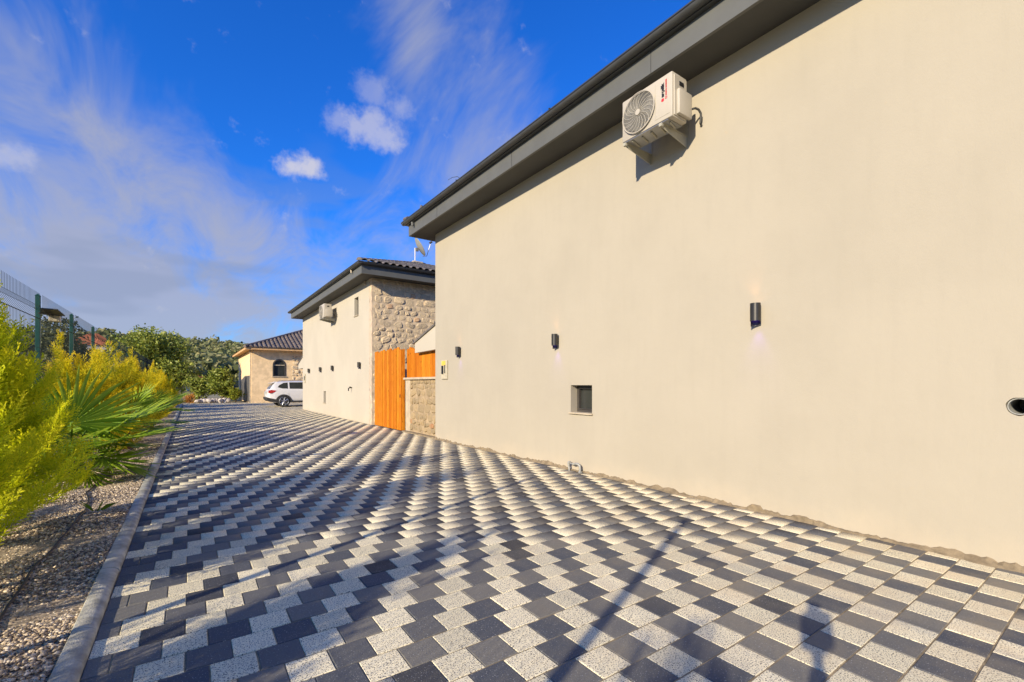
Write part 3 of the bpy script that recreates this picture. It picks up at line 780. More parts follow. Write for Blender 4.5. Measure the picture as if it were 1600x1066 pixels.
MB().box(WX-0.03, WX-0.013, GY+0.06, GY+0.085, 0.98, 1.08, .004).build('latch', 'lamp_metal', gate)

yw = thing('yard_wall', (WX+0.12, 11.5, 0), 'low rubble stone yard wall with pale coping right of the timber gate', 'wall')
MB().box(WX+0.12, WX+0.42, 10.43, 12.30, -0.05, 1.50).build('masonry', 'rubble_mortar_low', yw)
ms_ = yw.children[-1]
rubble(ms_, 10.45, 12.27, 0.06, 1.47, lambda u, v: ((WX+0.117, u, v), ROT_W), 0.12, 0.24, 0.026, 9, 120, var=RUBL)
MB().box(WX+0.10, WX+0.44, 12.302, 12.62, -0.05, 1.50, .015).build('end_pier', 'stone_cap', yw)
MB().box(WX+0.05, WX+0.48, 10.43, 12.66, 1.503, 1.565, .012).build('coping', 'stone_cap', yw)
MB().box(WX-0.02, WX+0.12, 10.45, 12.6, -0.05, 0.035, .01).build('footing', 'mortar', yw)
bf = thing('board_fence', (WX+0.2, 11.5, 1.565), 'short run of orange boards standing on the stone yard wall', 'fence')
y = 12.62; k = 0
while y > 10.5:
    wd = 0.145; top = 2.42+0.03*math.sin(k*1.7)+jit(.02)
    mb = MB(); mb.prism([(y-wd+0.005, 1.568), (y-0.004, 1.568), (y-0.004, top-.03), (y-.04, top), (y-wd+.04, top), (y-wd+.005, top-.03)], 0, WX+0.15+jit(.004), WX+0.175)
    mb.build('board', 'timber', bf); y -= wd; k += 1
MB().box(WX+0.18, WX+0.22, 10.5, 12.6, 1.75, 1.85).build('rail', 'timber', bf)
MB().box(WX+0.18, WX+0.22, 10.5, 12.6, 2.15, 2.25).build('rail', 'timber', bf)

# ================================================================== SMALL THINGS ON THE NEAR FRONT
def wall_lamp(y, z, label, light=True):
    L = thing('wall_lamp', (WX, y, z), label, 'wall lamp', 'up and down wall lamps on the house fronts')
    r = 0.052; n = 20; cx = WX-0.075; h = 0.105
    V = []; mb = MB()
    for zc, rr2 in ((h, r-0.006), (h, r), (-h+0.02, r), (-h+0.02, r-0.006), (h-0.02, r-0.006)):
        V += [(cx+rr2*math.cos(2*math.pi*i/n), y+rr2*math.sin(2*math.pi*i/n), z+zc) for i in range(n)]
    F = [(k*n+i, k*n+(i+1) % n, (k+1)*n+(i+1) % n, (k+1)*n+i) for k in range(4) for i in range(n)]
    mb.add(V, F); mb.build('housing', 'lamp_metal', L, True)
    # rounded tongue shielding the lower light on the wall side
    mb = MB(); V = []; F = []; m_ = 12
    for i in range(m_+1):
        a = -R(75)+R(165)*i/m_; x_, y_ = cx+(r-.001)*math.cos(a), y+(r-.001)*math.sin(a)
        dpz = 0.052*math.sqrt(max(0, 1-(1-i/m_)**2))
        V += [(x_, y_, z-h+0.025), (x_, y_, z-h+0.02-dpz), (x_-.004*math.cos(a), y_-.004*math.sin(a), z-h+0.02-dpz), (x_-.004*math.cos(a), y_-.004*math.sin(a), z-h+0.025)]
    for i in range(m_):
        for k in range(3): F.append((i*4+k, (i+1)*4+k, (i+1)*4+k+1, i*4+k+1))
    mb.add(V, F); mb.build('glare_shield', 'lamp_metal', L, True)
    MB().box(cx+r-0.01, WX-0.001, y-0.02, y+0.02, z-0.05, z+0.05).build('wall_mount', 'lamp_metal', L)
    for (nm, zc, mat) in (('upper_bulb', h-0.025, 'glow_warm'), ('lower_bulb', -h+0.035, 'glow_blue')):
        mb = MB(); mb.add([(cx+(r-.007)*math.cos(2*math.pi*i/n), y+(r-.007)*math.sin(2*math.pi*i/n), z+zc) for i in range(n)], [tuple(range(n))]); mb.build(nm, mat, L)
    if light:
        for (zc, col, e, rx) in ((h-0.02, (1.0, 0.42, 0.16), 1.6, R(180)), (-h+0.03, (0.22, 0.10, 1.0), 3.4, 0)):
            ld = bpy.data.lights.new('lamp_light', 'SPOT'); ld.energy = e; ld.color = col; ld.spot_size = R(62); ld.spot_blend = 0.8; ld.shadow_soft_size = 0.02
            link('lamp_light', ld, L, (cx-WX+0.012, 0, zc), (rx+(R(-14) if rx else R(0)), R(0 if rx else 0), 0))
    return L
wall_lamp(9.12, 2.12, 'dark cylinder wall lamp nearest the far corner, above the meter box')
wall_lamp(5.765, 2.105, 'dark cylinder wall lamp above the small recessed window on the near front')
wall_lamp(2.475, 2.14, 'largest dark cylinder wall lamp, right half of the near front')
for i, yy in enumerate((25.0, 22.5, 20.3, 16.52)):
    wall_lamp(yy, 2.06, ('leftmost small dark wall lamp on the second house', 'second small wall lamp from the left on the second house',
              'third small wall lamp from the left on the second house', 'small dark wall lamp next to the stone corner of the second house')[i], False)

# meter / bell box with its yellow sticker and the figure 1
bxo = thing('wall_box', (WX, 9.88, 1.725), 'beige wall box with yellow sticker, dark slot and the figure 1', 'wall box')
MB().box(WX-0.035, WX-0.001, 9.73, 10.03, 1.50, 1.95, .006).build('case', 'box_beige', bxo)
MB().box(WX-0.040, WX-0.036, 9.80, 10.00, 1.83, 1.935).build('sticker', 'yellow_print', bxo)
MB().box(WX-0.050, WX-0.036, 9.905, 9.995, 1.62, 1.82, .004).build('slot_panel', 'black', bxo)
def text_mesh(txt, size, mat, parent, loc, rot, name, bold=0.0, extr=0.0015):
    cu = bpy.data.curves.new('txt', 'FONT'); cu.body = txt; cu.size = size; cu.extrude = extr; cu.offset = bold; cu.align_x = 'LEFT'; cu.resolution_u = 3
    to = bpy.data.objects.new('txt', cu); COL.objects.link(to)
    me = bpy.data.meshes.new_from_object(to.evaluated_get(bpy.context.evaluated_depsgraph_get()))
    bpy.data.objects.remove(to); me.materials.clear(); me.materials.append(MAT[mat])
    return link(name, me, parent, Vector(loc)-origin(parent), rot)
bpy.context.view_layer.update()
text_mesh('1', 0.27, 'black', bxo, (WX-0.040, 9.90, 1.645), (R(90), 0, -R(90)), 'house_number', 0.006)
b2x = thing('wall_box', (WX, 26.2, 1.69), 'beige wall box at the far left edge of the second house front', 'wall box')
MB().box(WX-0.035, WX-0.001, 26.05, 26.35, 1.46, 1.92, .006).build('case', 'box_beige', b2x)
MB().box(WX-0.05, WX-0.036, 26.16, 26.30, 1.58, 1.80).build('slot_panel', 'black', b2x)
tp = thing('wall_tap', (WX, 17.62, 1.17), 'small dark tap on the second house front', 'tap')
mb = MB(); mb.tube([(WX, 17.62, 1.24), (WX-0.09, 17.62, 1.24), (WX-0.13, 17.62, 1.20), (WX-0.13, 17.62, 1.12)], .022, 8); mb.build('spout', 'lamp_metal', tp)
MB().box(WX-0.085, WX-0.05, 17.57, 17.67, 1.265, 1.285).build('handle', 'lamp_metal', tp)

# grey pipe loop at the foot of the wall
pp = thing('pipe_loop', (WX-0.06, 5.29, 0), 'small grey plastic pipe loop rising from the paving at the wall foot', 'pipe')
xq = WX-0.075
mb = MB(); mb.tube([(xq, 5.40, -.02), (xq, 5.42, 0.10)], .016, 10); mb.build('riser', 'pipe_grey', pp, True)
mb = MB(); mb.tube([(xq, 5.418, 0.085), (xq, 5.422, 0.118), (xq, 5.41, 0.130), (xq, 5.385, 0.134)], [.021, .022, .022, .02], 10); mb.build('elbow', 'pipe_grey', pp, True)
mb = MB(); mb.tube([(xq, 5.39, 0.118), (xq, 5.29, 0.112)], .011, 10); mb.build('crosspipe', 'pipe_grey', pp, True)
mb = MB(); mb.tube([(xq, 5.315, 0.112), (xq, 5.26, 0.128), (xq, 5.20, 0.127), (xq, 5.165, 0.105), (xq, 5.16, 0.07), (xq, 5.16, -0.02)], [.019, .02, .02, .02, .018, .018], 10); mb.build('swept_pipe', 'pipe_grey', pp, True)
mb = MB(); mb.tube([(xq-.02, 5.155, 0.012), (xq-.02, 5.115, 0.014)], .022, 10); mb.build('end_cap', 'pipe_grey', pp, True)

# ---- outdoor air conditioner
def air_con(y0, y1, z0, z1, xf, xbk, label, detail=True):
    A = thing('air_conditioner', (WX, (y0+y1)/2, z0), label, 'air conditioner', 'outdoor units hung under the eaves')
    MB().box(xf, xbk, y0, y1, z0, z1, .012).build('casing', 'ac_white', A, True)
    cy, cz = y1-(y1-y0)*0.36, (z0+z1)/2; fr = (z1-z0)*0.455; x = xf
    n = 40
    # fan well, blades, grille
    mb = MB(); mb.add([(x-.004, cy+fr*math.cos(2*math.pi*i/n), cz+fr*math.sin(2*math.pi*i/n)) for i in range(n)], [tuple(range(n))[::-1]]); mb.build('fan_well', 'ac_dark', A)
    mb = MB()
    for k in range(3):
        V = []
        for i in range(7):
            a = 2*math.pi*(k/3)+i/6*R(78); V += [(x-.007-.002*i/6, cy+fr*.2*math.cos(a), cz+fr*.2*math.sin(a)), (x-.007-.004*i/6, cy+fr*.9*math.cos(a+.35), cz+fr*.9*math.sin(a+.35))]
        mb.add(V, [(2*i, 2*i+1, 2*i+3, 2*i+2) for i in range(6)])
    mb.build('fan_blades', 'ac_blade', A)
    mb = MB()
    def ringw(rad, wr):
        mb.tube([(x-.02, cy+rad*math.cos(2*math.pi*i/n), cz+rad*math.sin(2*math.pi*i/n)) for i in range(n+1)], wr, 5, False)
    nr_ = 15 if detail else 6
    for k in range(1, nr_): ringw(fr*(0.2+0.8*k/nr_), 0.0016)
    for k in range(20):
        a = 2*math.pi*k/20
        mb.tube([(x-.022, cy+fr*(0.16+0.84*s_)*math.cos(a+0.5*s_*s_), cz+fr*(0.16+0.84*s_)*math.sin(a+0.5*s_*s_)) for s_ in (0, .25, .5, .75, 1)], 0.0026, 5, False)
    mb.build('fan_grille', 'ac_wire', A, True)
    mb = MB(); mb.tube([(x-.02, cy+fr*1.01*math.cos(2*math.pi*i/n), cz+fr*1.01*math.sin(2*math.pi*i/n)) for i in range(n+1)], 0.008, 6, False); mb.tube([(x-.0, cy, cz), (x-.03, cy, cz)], fr*.15, 18); mb.build('grille_hub', 'ac_white', A, True)
    # side cover and valve recess
    MB().box(xf+0.03, xbk-0.015, y0-0.010, y0+0.004, z0+0.02, z1-0.03, .004).build('side_panel', 'box_beige' if False else 'ac_white', A)
    MB().box(xf+0.06, xbk+0.03, y0-0.055, y0-0.009, z0+0.03, z0+(z1-z0)*.62, .014).build('valve_cover', 'ac_white', A, True)
    MB().box(xf+0.12, xf+0.20, y0-0.016, y0-0.009, z1-0.13, z1-0.085).build('hand_grip', 'black', A)
    MB().box(xf+0.01, xbk-.01, y0+0.06, y1-.01, z0-0.012, z0-0.002).build('base_pan', 'grey_metal', A)
    mb = MB()
    for k in range(5): mb.tube([(xf+.05+jit(.02), y0+.08+k*.13, z0-.018), (xf+.22, y0+.12+k*.13, z0-.02)], .012, 6)
    mb.build('pan_ribs', 'bracket', A)
    for yy in (y1-0.035, y0+0.16):
        mb = MB(); mb.prism([(xf+0.0, z0-0.016), (WX-.004, z0-0.016), (WX-.004, z0-0.016-.13), (xf+0.0, z0-0.05)], 1, yy-.004, yy+.004)
        mb.box(xf, WX-.004, yy-.02, yy+.0195, z0-.0158, z0-.0125); mb.box(WX-.008, WX-.001, yy-.022, yy+.022, z0-.15, z0+.18)
        mb.box(xf-.004, xf+.03, yy-.02, yy+.02, z0-.05, z0-.017)
        mb.build('bracket', 'bracket', A)
    mb = MB(); y_ = y0-.0; mb.tube([(xbk+.02, y_+.02, z0+.12), (xbk+.06, y_-.03, z0+.175), (xbk+.10, y_-.05, z0+.19), (xbk+.15, y_-.06, z0+.185), (xbk+.185, y_-.065, z0+.15), (xbk+.195, y_-.06, z0+.10), (xbk+.20, y_-.05, z0+.05), (WX+.01, y_-.04, z0+.02)], .013, 8); mb.build('pipe', 'ac_dark', A, True)
    return A
ac = air_con(3.19, 3.925, 4.452, 4.968, 4.50, 4.78, 'large white outdoor air conditioner with red and black lettering on the near house')
# lettering reads upwards on the front
LX = 4.4975
def up_rot():
    # local x -> +Z (reading direction up), local y -> +Y (left as seen from the street), local z -> -X (out of the front)
    return Matrix(((0, 0, -1), (0, 1, 0), (1, 0, 0))).to_euler()
text_mesh('arçelik', 0.060, 'black', ac, (LX, 3.300, 4.722), up_rot(), 'lettering', 0.0022)
text_mesh('DIGITAL INVERTER', 0.022, 'red', ac, (LX, 3.262, 4.725), up_rot(), 'lettering_red', 0.0008)
mb = MB()
a_ = 0.022
for q in range(1):
    cy_, cz_ = 3.317, 4.690
    mb.add([(LX, cy_+a_*math.cos(i*math.pi/4)*(1 if i % 2 else .86), cz_+a_*math.sin(i*math.pi/4)*(1 if i % 2 else .86)) for i in range(8)], [tuple(range(8))[::-1]])
mb.build('logo_mark', 'red', ac)
mb = MB(); V0 = [(LX, 3.270+s_*0.014*c_, 4.700+s_*0.014*d_) for s_ in (1, .55) for c_, d_ in ((-1, -1), (1, -1), (1, 1), (-1, 1))]
mb.add(V0, [(i, 4+i, 4+(i+1) % 4, (i+1) % 4) for i in range(4)]); mb.build('logo_square', 'red', ac)
mb = MB()
for (ya, yb, za_, zb_) in ((3.42, 3.422, 4.50, 4.93), (3.22, 3.42, 4.50, 4.502)): mb.box(4.4975, 4.4995, ya, yb, za_, zb_)
mb.build('panel_seam', 'bracket', ac)
air_con(19.75, 20.55, 4.14, 4.70, 4.50, 4.80, 'small white outdoor air conditioner on the second house', False)

# ---- satellite dish on the second roof
dz0 = 6.72
ds = thing('satellite_dish', (7.95, 18.5, dz0), 'grey satellite dish on a thin mast on the second house roof', 'satellite dish')
mb = MB(); mb.tube([(7.95, 18.5, dz0-.25), (7.95, 18.5, dz0+.55)], .022, 8); mb.build('mast', 'white_far', ds)
V = []; F = []; n = 20; c0 = Vector((8.10, 18.46, dz0+.58)); ax = Vector((0.80, -0.25, 0.52)).normalized()
uu = ax.cross(Vector((0, 0, 1))).normalized(); vv = ax.cross(uu)
for k in range(5):
    rr2 = 0.42*k/4
    for i in range(n):
        a = 2*math.pi*i/n; V.append(c0+(uu*math.cos(a)+vv*math.sin(a))*rr2+ax*(rr2*rr2*0.45))
for k in range(5):
    rr2 = 0.42*k/4
    for i in range(n):
        a = 2*math.pi*i/n; V.append(c0+(uu*math.cos(a)+vv*math.sin(a))*rr2+ax*(rr2*rr2*0.45-.012))
for base in (0, 5*n):
    F += [(base+k*n+i, base+k*n+(i+1) % n, base+(k+1)*n+(i+1) % n, base+(k+1)*n+i) for k in range(4) for i in range(n)]
F += [(4*n+i, 4*n+(i+1) % n, 9*n+(i+1) % n, 9*n+i) for i in range(n)]
mb = MB(); mb.add(V, F); mb.build('reflector', 'pipe_grey', ds, True)
mb = MB(); p0 = c0+vv*0.40+ax*.05
if p0.z > c0.z: p0 = c0-vv*0.40+ax*.05
p1 = c0+ax*0.62+Vector((0, 0, -.05))
mb.tube([p0-ax*.1, p0+Vector((.1, 0, -.02)), p1], .014, 6); mb.build('feed_arm', 'grey_metal', ds)
mb = MB(); mb.tube([p1-ax*.07, p1+ax*.06], [.045, .04], 10); mb.build('receiver', 'ac_dark', ds)
MB().box(7.97, 8.10, 18.44, 18.54, dz0+.42, dz0+.56, .01).build('mount', 'grey_metal', ds)
MB().box(7.78, 8.25, 18.3, 18.7, dz0-.22, dz0-.05, .02).build('foot_block', 'stone_cap', ds)

# ================================================================== PARKED CAR
def car():
    C = thing('parked_car', (3.75, 30.2, 0), 'white estate-like SUV parked half behind the second house, rear to the left', 'car')
    ox, oy = 3.75, 30.2                      # rear bumper, near side; local x forward, y away from the camera
    Wd = 1.82
    def itp(x, tb): return float(np.interp(x, [a for a, _ in tb], [b for _, b in tb]))
    top = [(0.0, .92), (.06, 1.02), (.14, 1.10), (.30, 1.36), (.46, 1.50), (.9, 1.555), (1.6, 1.58), (2.2, 1.565), (2.7, 1.47), (3.15, 1.18), (3.4, 1.06), (3.9, 1.0), (4.25, .9), (4.42, .72), (4.45, .6)]
    belt = [(0.0, .90), (.14, 1.03), (.3, 1.08), (1.0, 1.06), (2.6, 1.02), (3.2, .99), (3.9, .9), (4.25, .82), (4.45, .58)]
    bot = [(0, .46), (.1, .34), (.35, .26), (4.1, .24), (4.35, .3), (4.45, .45)]
    hw = [(0, .76), (.10, .85), (.4, .905), (3.6, .905), (4.1, .86), (4.35, .74), (4.45, .6)]
    xs = [0, .03, .08, .14, .22, .3, .38, .46, .6, .8, 1.1, 1.5, 1.9, 2.2, 2.5, 2.7, 2.9, 3.05, 3.15, 3.3, 3.5, 3.8, 4.05, 4.2, 4.32, 4.4, 4.45]
    def sec_(x):
        t, bl, bo, h = itp(x, top), itp(x, belt), itp(x, bot), itp(x, hw)
        t = max(t, bl+0.005); gh = t-bl; wr = h-0.02-min(0.26, gh*0.46)
        return [(0, bo), (h*.86, bo), (h*.965, bo+.10), (h, bo+.26), (h*.985, (bo+bl)/2+.1), (h*.992, bl-.07), (h*.965, bl), (wr+.02, max(bl+.003, t-.055)), (wr*.80, t-.008), (0, t)]
    V = []; F = []; L = None
    for x in xs:
        s_ = sec_(x); full = [(-y, z) for y, z in s_] + [(y, z) for y, z in s_[-2:0:-1]]
        L = len(full); V += [(ox+x, oy+Wd/2+y, z) for y, z in full]
    for i in range(len(xs)-1):
        for k in range(L): F.append((i*L+k, i*L+(k+1) % L, (i+1)*L+(k+1) % L, (i+1)*L+k))
    F += [tuple(range(L))[::-1], tuple(range((len(xs)-1)*L, len(xs)*L))]
    mb = MB(); mb.add(V, F); mb.build('body', 'car_white', C, True)
    def side(x, s_, off=0.008, sgn=-1):
        q = sec_(x); a, b = q[6], q[7]
        return (ox+x, oy+Wd/2+sgn*(a[0]+(b[0]-a[0])*s_+off), a[1]+(b[1]-a[1])*s_)
    def glass(poly, name='side_window', sgn=-1):
        mb = MB(); xs_ = [p[0] for p in poly]
        mb.add([side(p[0], p[1], 0.010, sgn) for p in poly], [tuple(range(len(poly)))]); return mb.build(name, 'glass_dark', C)
    for sgn in (-1, 1):
        glass([(.52, .30), (.74, .12), (1.08, .10), (1.08, .93), (.86, .90), (.62, .62)], sgn=sgn)
        glass([(1.17, .10), (1.98, .10), (1.98, .95), (1.17, .94)], sgn=sgn)
        glass([(2.07, .10), (2.86, .10), (2.62, .80), (2.40, .94), (2.07, .95)], sgn=sgn)
    # tailgate glass and spoiler
    mb = MB(); mb.add([(ox+.115, oy+Wd/2-.60, 1.09), (ox+.115, oy+Wd/2+.60, 1.09), (ox+.33, oy+Wd/2+.5, 1.42), (ox+.33, oy+Wd/2-.5, 1.42)], [(0, 1, 2, 3)]); mb.build('rear_window', 'glass_dark', C)
    mb = MB(); mb.prism([(ox+.16, 1.44), (ox+.50, 1.535), (ox+.50, 1.49), (ox+.18, 1.41)], 1, oy+.33, oy+Wd-.33); mb.build('spoiler', 'car_white', C)
    for sgn in (-1, 1):
        yb = oy+Wd/2+sgn*.88; e = sgn*.02
        mb = MB(); mb.prism([(ox+.02, .86), (ox+.05, 1.00), (ox+.20, 1.035), (ox+.46, .985), (ox+.36, .90), (ox+.16, .835)], 1, min(yb-.14*sgn, yb+e), max(yb-.14*sgn, yb+e)); mb.build('taillight', 'taillight', C)
    mb = MB(); mb.prism([(ox-.045, .60), (ox-.03, .44), (ox+.10, .33), (ox+.55, .29), (ox+.55, .44), (ox+.10, .55)], 1, oy-.005, oy+Wd+.005); mb.build('rear_bumper', 'cladding', C)
    for sgn in (-1, 1):
        yb = oy+Wd/2+sgn*.915
        mb = MB(); mb.box(ox+1.15, ox+3.2, min(yb, yb-sgn*.04), max(yb, yb-sgn*.04), .26, .37); mb.build('sill_trim', 'cladding', C)
        for wx in (.85, 3.53):
            mb = MB(); pts = [(wx+.44*math.cos(a), .34+.42*math.sin(a)) for a in [math.pi*i/14 for i in range(15)]]
            pin = [(wx+.36*math.cos(a), .34+.35*math.sin(a)) for a in [math.pi*i/14 for i in range(14, -1, -1)]]
            V = [(ox+p[0], yb+sgn*.006, p[1]) for p in pts]+[(ox+p[0], yb+sgn*.006, p[1]) for p in pin[::-1]]+[(ox+p[0], yb-sgn*.06, p[1]) for p in pts]
            mb.add(V, [(i, i+1, 15+i+1, 15+i) for i in range(14)] + [(i, 30+i, 30+i+1, i+1) for i in range(14)]); mb.build('wheel_arch', 'cladding', C)
            mb = MB(); mb.add([(ox+p[0], yb-sgn*.0, p[1]) for p in pin] , [tuple(range(15))]); mb.build('arch_liner', 'black', C)
            cyw = yb-sgn*.10; r0 = .345
            mb = MB(); V = []; n_ = 28
            for (rad, yy) in ((.24, .115), (.31, .12), (.338, .10), (.345, .05), (.345, -.05), (.31, -.09)):
                V += [(ox+wx+rad*math.cos(2*math.pi*i/n_), cyw+sgn*yy, .345+rad*math.sin(2*math.pi*i/n_)) for i in range(n_)]
            mb.add(V, [(k*n_+i, k*n_+(i+1) % n_, (k+1)*n_+(i+1) % n_, (k+1)*n_+i) for k in range(5) for i in range(n_)]); wh = mb.build('wheel', 'tyre', C, True)
            mb = MB()
            for k in range(5):
                for dd in (-.13, .13):
                    a = 2*math.pi*k/5+.3; c_, s_ = math.cos(a), math.sin(a); t1, t2 = math.cos(a+dd*1.9), math.sin(a+dd*1.9)
                    pa = Vector((ox+wx+.04*c_, cyw+sgn*.108, .345+.04*s_)); pb = Vector((ox+wx+.242*t1, cyw+sgn*.122, .345+.242*t2))
                    mb.tube([pa, pb], [.022, .019], 6)
            mb.tube([(ox+wx, cyw+sgn*.08, .345), (ox+wx, cyw+sgn*.118, .345)], .055, 12)
            mb.tube([(ox+wx+.245*math.cos(2*math.pi*i/28), cyw+sgn*.118, .345+.245*math.sin(2*math.pi*i/28)) for i in range(29)], .011, 6, False)
            mb.build('rim', 'rim', wh, True)
            mb = MB(); mb.add([(ox+wx+.24*math.cos(2*math.pi*i/24), cyw+sgn*.07, .345+.24*math.sin(2*math.pi*i/24)) for i in range(24)], [tuple(range(24))]); mb.build('brake_disc', 'black', wh)
        for xx in (1.25, 2.15):
            p = side(xx+.1, 0, 0, sgn); MB().box(ox+xx, ox+xx+.2, min(p[1], p[1]+sgn*.025), max(p[1], p[1]+sgn*.025), .93, .955, .004).build('door_handle', 'car_white', C)
        mb = MB(); yr = oy+Wd/2+sgn*.60; mb.tube([(ox+.75, yr, 1.545), (ox+.85, yr, 1.60), (ox+2.3, yr, 1.615), (ox+2.45, yr, 1.555)], .014, 6); mb.build('roof_rail', 'grey_metal', C)
    for xx, s0 in ((1.125, .0), (2.025, .0)):
        mb = MB(); mb.tube([side(xx, 0, .002), (ox+xx, oy+.012, .75), (ox+xx, oy+.006, .40)], .004, 4); mb.build('door_seam', 'cladding', C)
    # headlights at the hidden front
    for sgn in (-1, 1):
        mb = MB(); yb = oy+Wd/2+sgn*.68; mb.box(ox+4.2, ox+4.40, yb-.12, yb+.12, .70, .80, .02); mb.build('headlight', 'glass_dark', C)
car()

# ================================================================== FENCE
FX = -2.0
fence = thing('mesh_fence', (FX, 0, 0), 'green posts and bent wire mesh fence behind the golden conifers', 'fence')
posts = [-4.9+2.55*i for i in range(18)]
pme = MB(); pme.box(FX-.03, FX+.03, -.03, .03, 0.0, 2.80, .006)
pme.add([(FX-.034, -.034, 2.80), (FX+.034, -.034, 2.80), (FX+.034, .034, 2.80), (FX-.034, .034, 2.80), (FX, 0, 2.84)], [(0, 1, 4), (1, 2, 4), (2, 3, 4), (3, 0, 4), (3, 2, 1, 0)])
pm = npmesh('post', np.array(pme.v)-np.array((FX, 0, 0)), pme.f, 'fence_green')
# panel: upright wires with four V folds, horizontal wires along the folds
V = []; F = []
prof = []
for z in np.array([0.1, .28, .36, .44, 1.0, 1.08, 1.16, 1.80, 1.88, 1.96, 2.42, 2.52, 2.62, 2.83]):
    b_ = 0.055 if any(abs(z-q) < 1e-6 for q in (.36, 1.08, 1.88, 2.52)) else 0.0
    prof.append((b_, z))
def wire(pts, r):
    o = len(V)
    for (x_, y_, z_) in pts: V.extend([(x_+r, y_, z_), (x_-r*.5, y_+r*.87, z_), (x_-r*.5, y_-r*.87, z_)])
    for i in range(len(pts)-1):
        for k in range(3): F.append((o+i*3+k, o+i*3+(k+1) % 3, o+(i+1)*3+(k+1) % 3, o+(i+1)*3+k))
for k in range(1, 40):
    y_ = 0.03+k*(2.49/40); wire([(a, y_, z) for a, z in prof], 0.0024)
def hwire(x_, z_, r):
    o = len(V)
    for y_ in (0.03, 2.52): V.extend([(x_+r, y_, z_), (x_-r*.5, y_, z_+r*.87), (x_-r*.5, y_, z_-r*.87)])
    for k in range(3): F.append((o+k, o+(k+1) % 3, o+3+(k+1) % 3, o+3+k))
for z_ in (.2, .28, .44, 1.0, 1.16, 1.80, 1.96, 2.42, 2.62): hwire(0.006, z_, 0.0028)
for z_ in (.36, 1.08, 1.88, 2.52): hwire(0.058, z_, 0.0028)
for z_ in (2.42,): hwire(0.012, z_, 0.008)
wme = npmesh('wire_panel', V, np.array(F), 'wire')
for i, y_ in enumerate(posts):
    link('post', pm, fence, (0, y_, 0))
    if i < len(posts)-1: link('wire_panel', wme, fence, (0.035, y_, 0))
sol = thing('solar_light', (FX+.05, 10.45, 2.58), 'small solar lamp on the fence post nearest the front', 'lamp')
mb = MB(); mb.prism([(10.43, 2.60), (11.0, 2.565), (11.0, 2.58), (10.43, 2.615)], 0, FX-.05, FX+.22); mb.build('solar_panel', 'ac_dark', sol)
mb = MB(); mb.tube([(FX+.02, 10.36, 2.52), (FX+.06, 10.6, 2.55), (FX+.08, 10.9, 2.55)], .014, 6); mb.build('arm', 'black', sol)
MB().box(FX+.02, FX+.16, 10.95, 11.08, 2.46, 2.56, .01).build('lamp_head', 'box_beige', sol)

# ================================================================== PLANTS
def spray(seed, nb=15, ns=6, wid=0.011):
    """one feathery conifer plume of unit length along +x; returns verts, tris, tip attribute"""
    r_ = random.Random(seed); V = []; F = []; T = []
    def tri(p, q, wd, nrm, t0, t1):
        d = (q-p); s_ = d.cross(nrm)
        if s_.length < 1e-6: s_ = d.cross(Vector((0, 1, 0)))
        s_ = s_.normalized()*wd
        o = len(V); V.extend([p+s_, p-s_, q]); T.extend([t0, t0, t1]); F.append((o, o+1, o+2))
    axis = lambda t: Vector((t, 0.02*math.sin(t*5+seed), 0.16*t*t))
    Nn = Vector((0, 0, 1))
    for i in range(3): tri(axis(i/3), axis((i+1.25)/3), 0.012*(1-i*.25), Nn, .0+.3*i, .25+.25*i)
    for i in range(nb):
        t = 0.10+0.88*i/(nb-1); sd = 1 if i % 2 else -1
        ln = (0.40*(1-t)**0.7+0.09)*r_.uniform(.75, 1.15)
        an = R(r_.uniform(26, 46)); roll = r_.uniform(-.9, .9)
        d = Vector((math.cos(an), sd*math.sin(an)*math.cos(roll), math.sin(an)*math.sin(roll)+.18)).normalized()
        p = axis(t); q = p+d*ln; nm = Vector((r_.uniform(-.4, .4), r_.uniform(-.4, .4), 1))
        tri(p, q, wid*.9, nm, t*.5, .45+t*.5)
        for k in range(ns):
            s_ = 0.15+0.8*k/max(1, ns-1); sg = 1 if k % 2 else -1
            pp_ = p+d*ln*s_; side_ = d.cross(nm).normalized()*sg
            dd = (d*0.85+side_*0.55+Vector((0, 0, r_.uniform(-.25, .45)))).normalized()
            l2 = (0.13*(1-s_*.55)+.02)*r_.uniform(.7, 1.2)*(0.6+0.4*(1-t))
            tri(pp_, pp_+dd*l2, wid, Vector((r_.uniform(-1, 1), r_.uniform(-1, 1), 1)), t*.45+.15*s_, .5+t*.5*s_+.12)
    return np.array([v[:] for v in V]), np.array(F), np.clip(np.array(T), 0, 1)
def rotm(d, roll):
    """matrices taking +x to d (N,3) with roll"""
    d = d/np.linalg.norm(d, axis=1, keepdims=True); up = np.tile((0., 0., 1.), (len(d), 1))
    y = np.cross(up, d); y /= np.maximum(np.linalg.norm(y, axis=1, keepdims=True), 1e-6); z = np.cross(d, y)
    c, s_ = np.cos(roll)[:, None], np.sin(roll)[:, None]
    y2 = y*c+z*s_; z2 = z*c-y*s_
    return np.stack([d, y2, z2], -1)
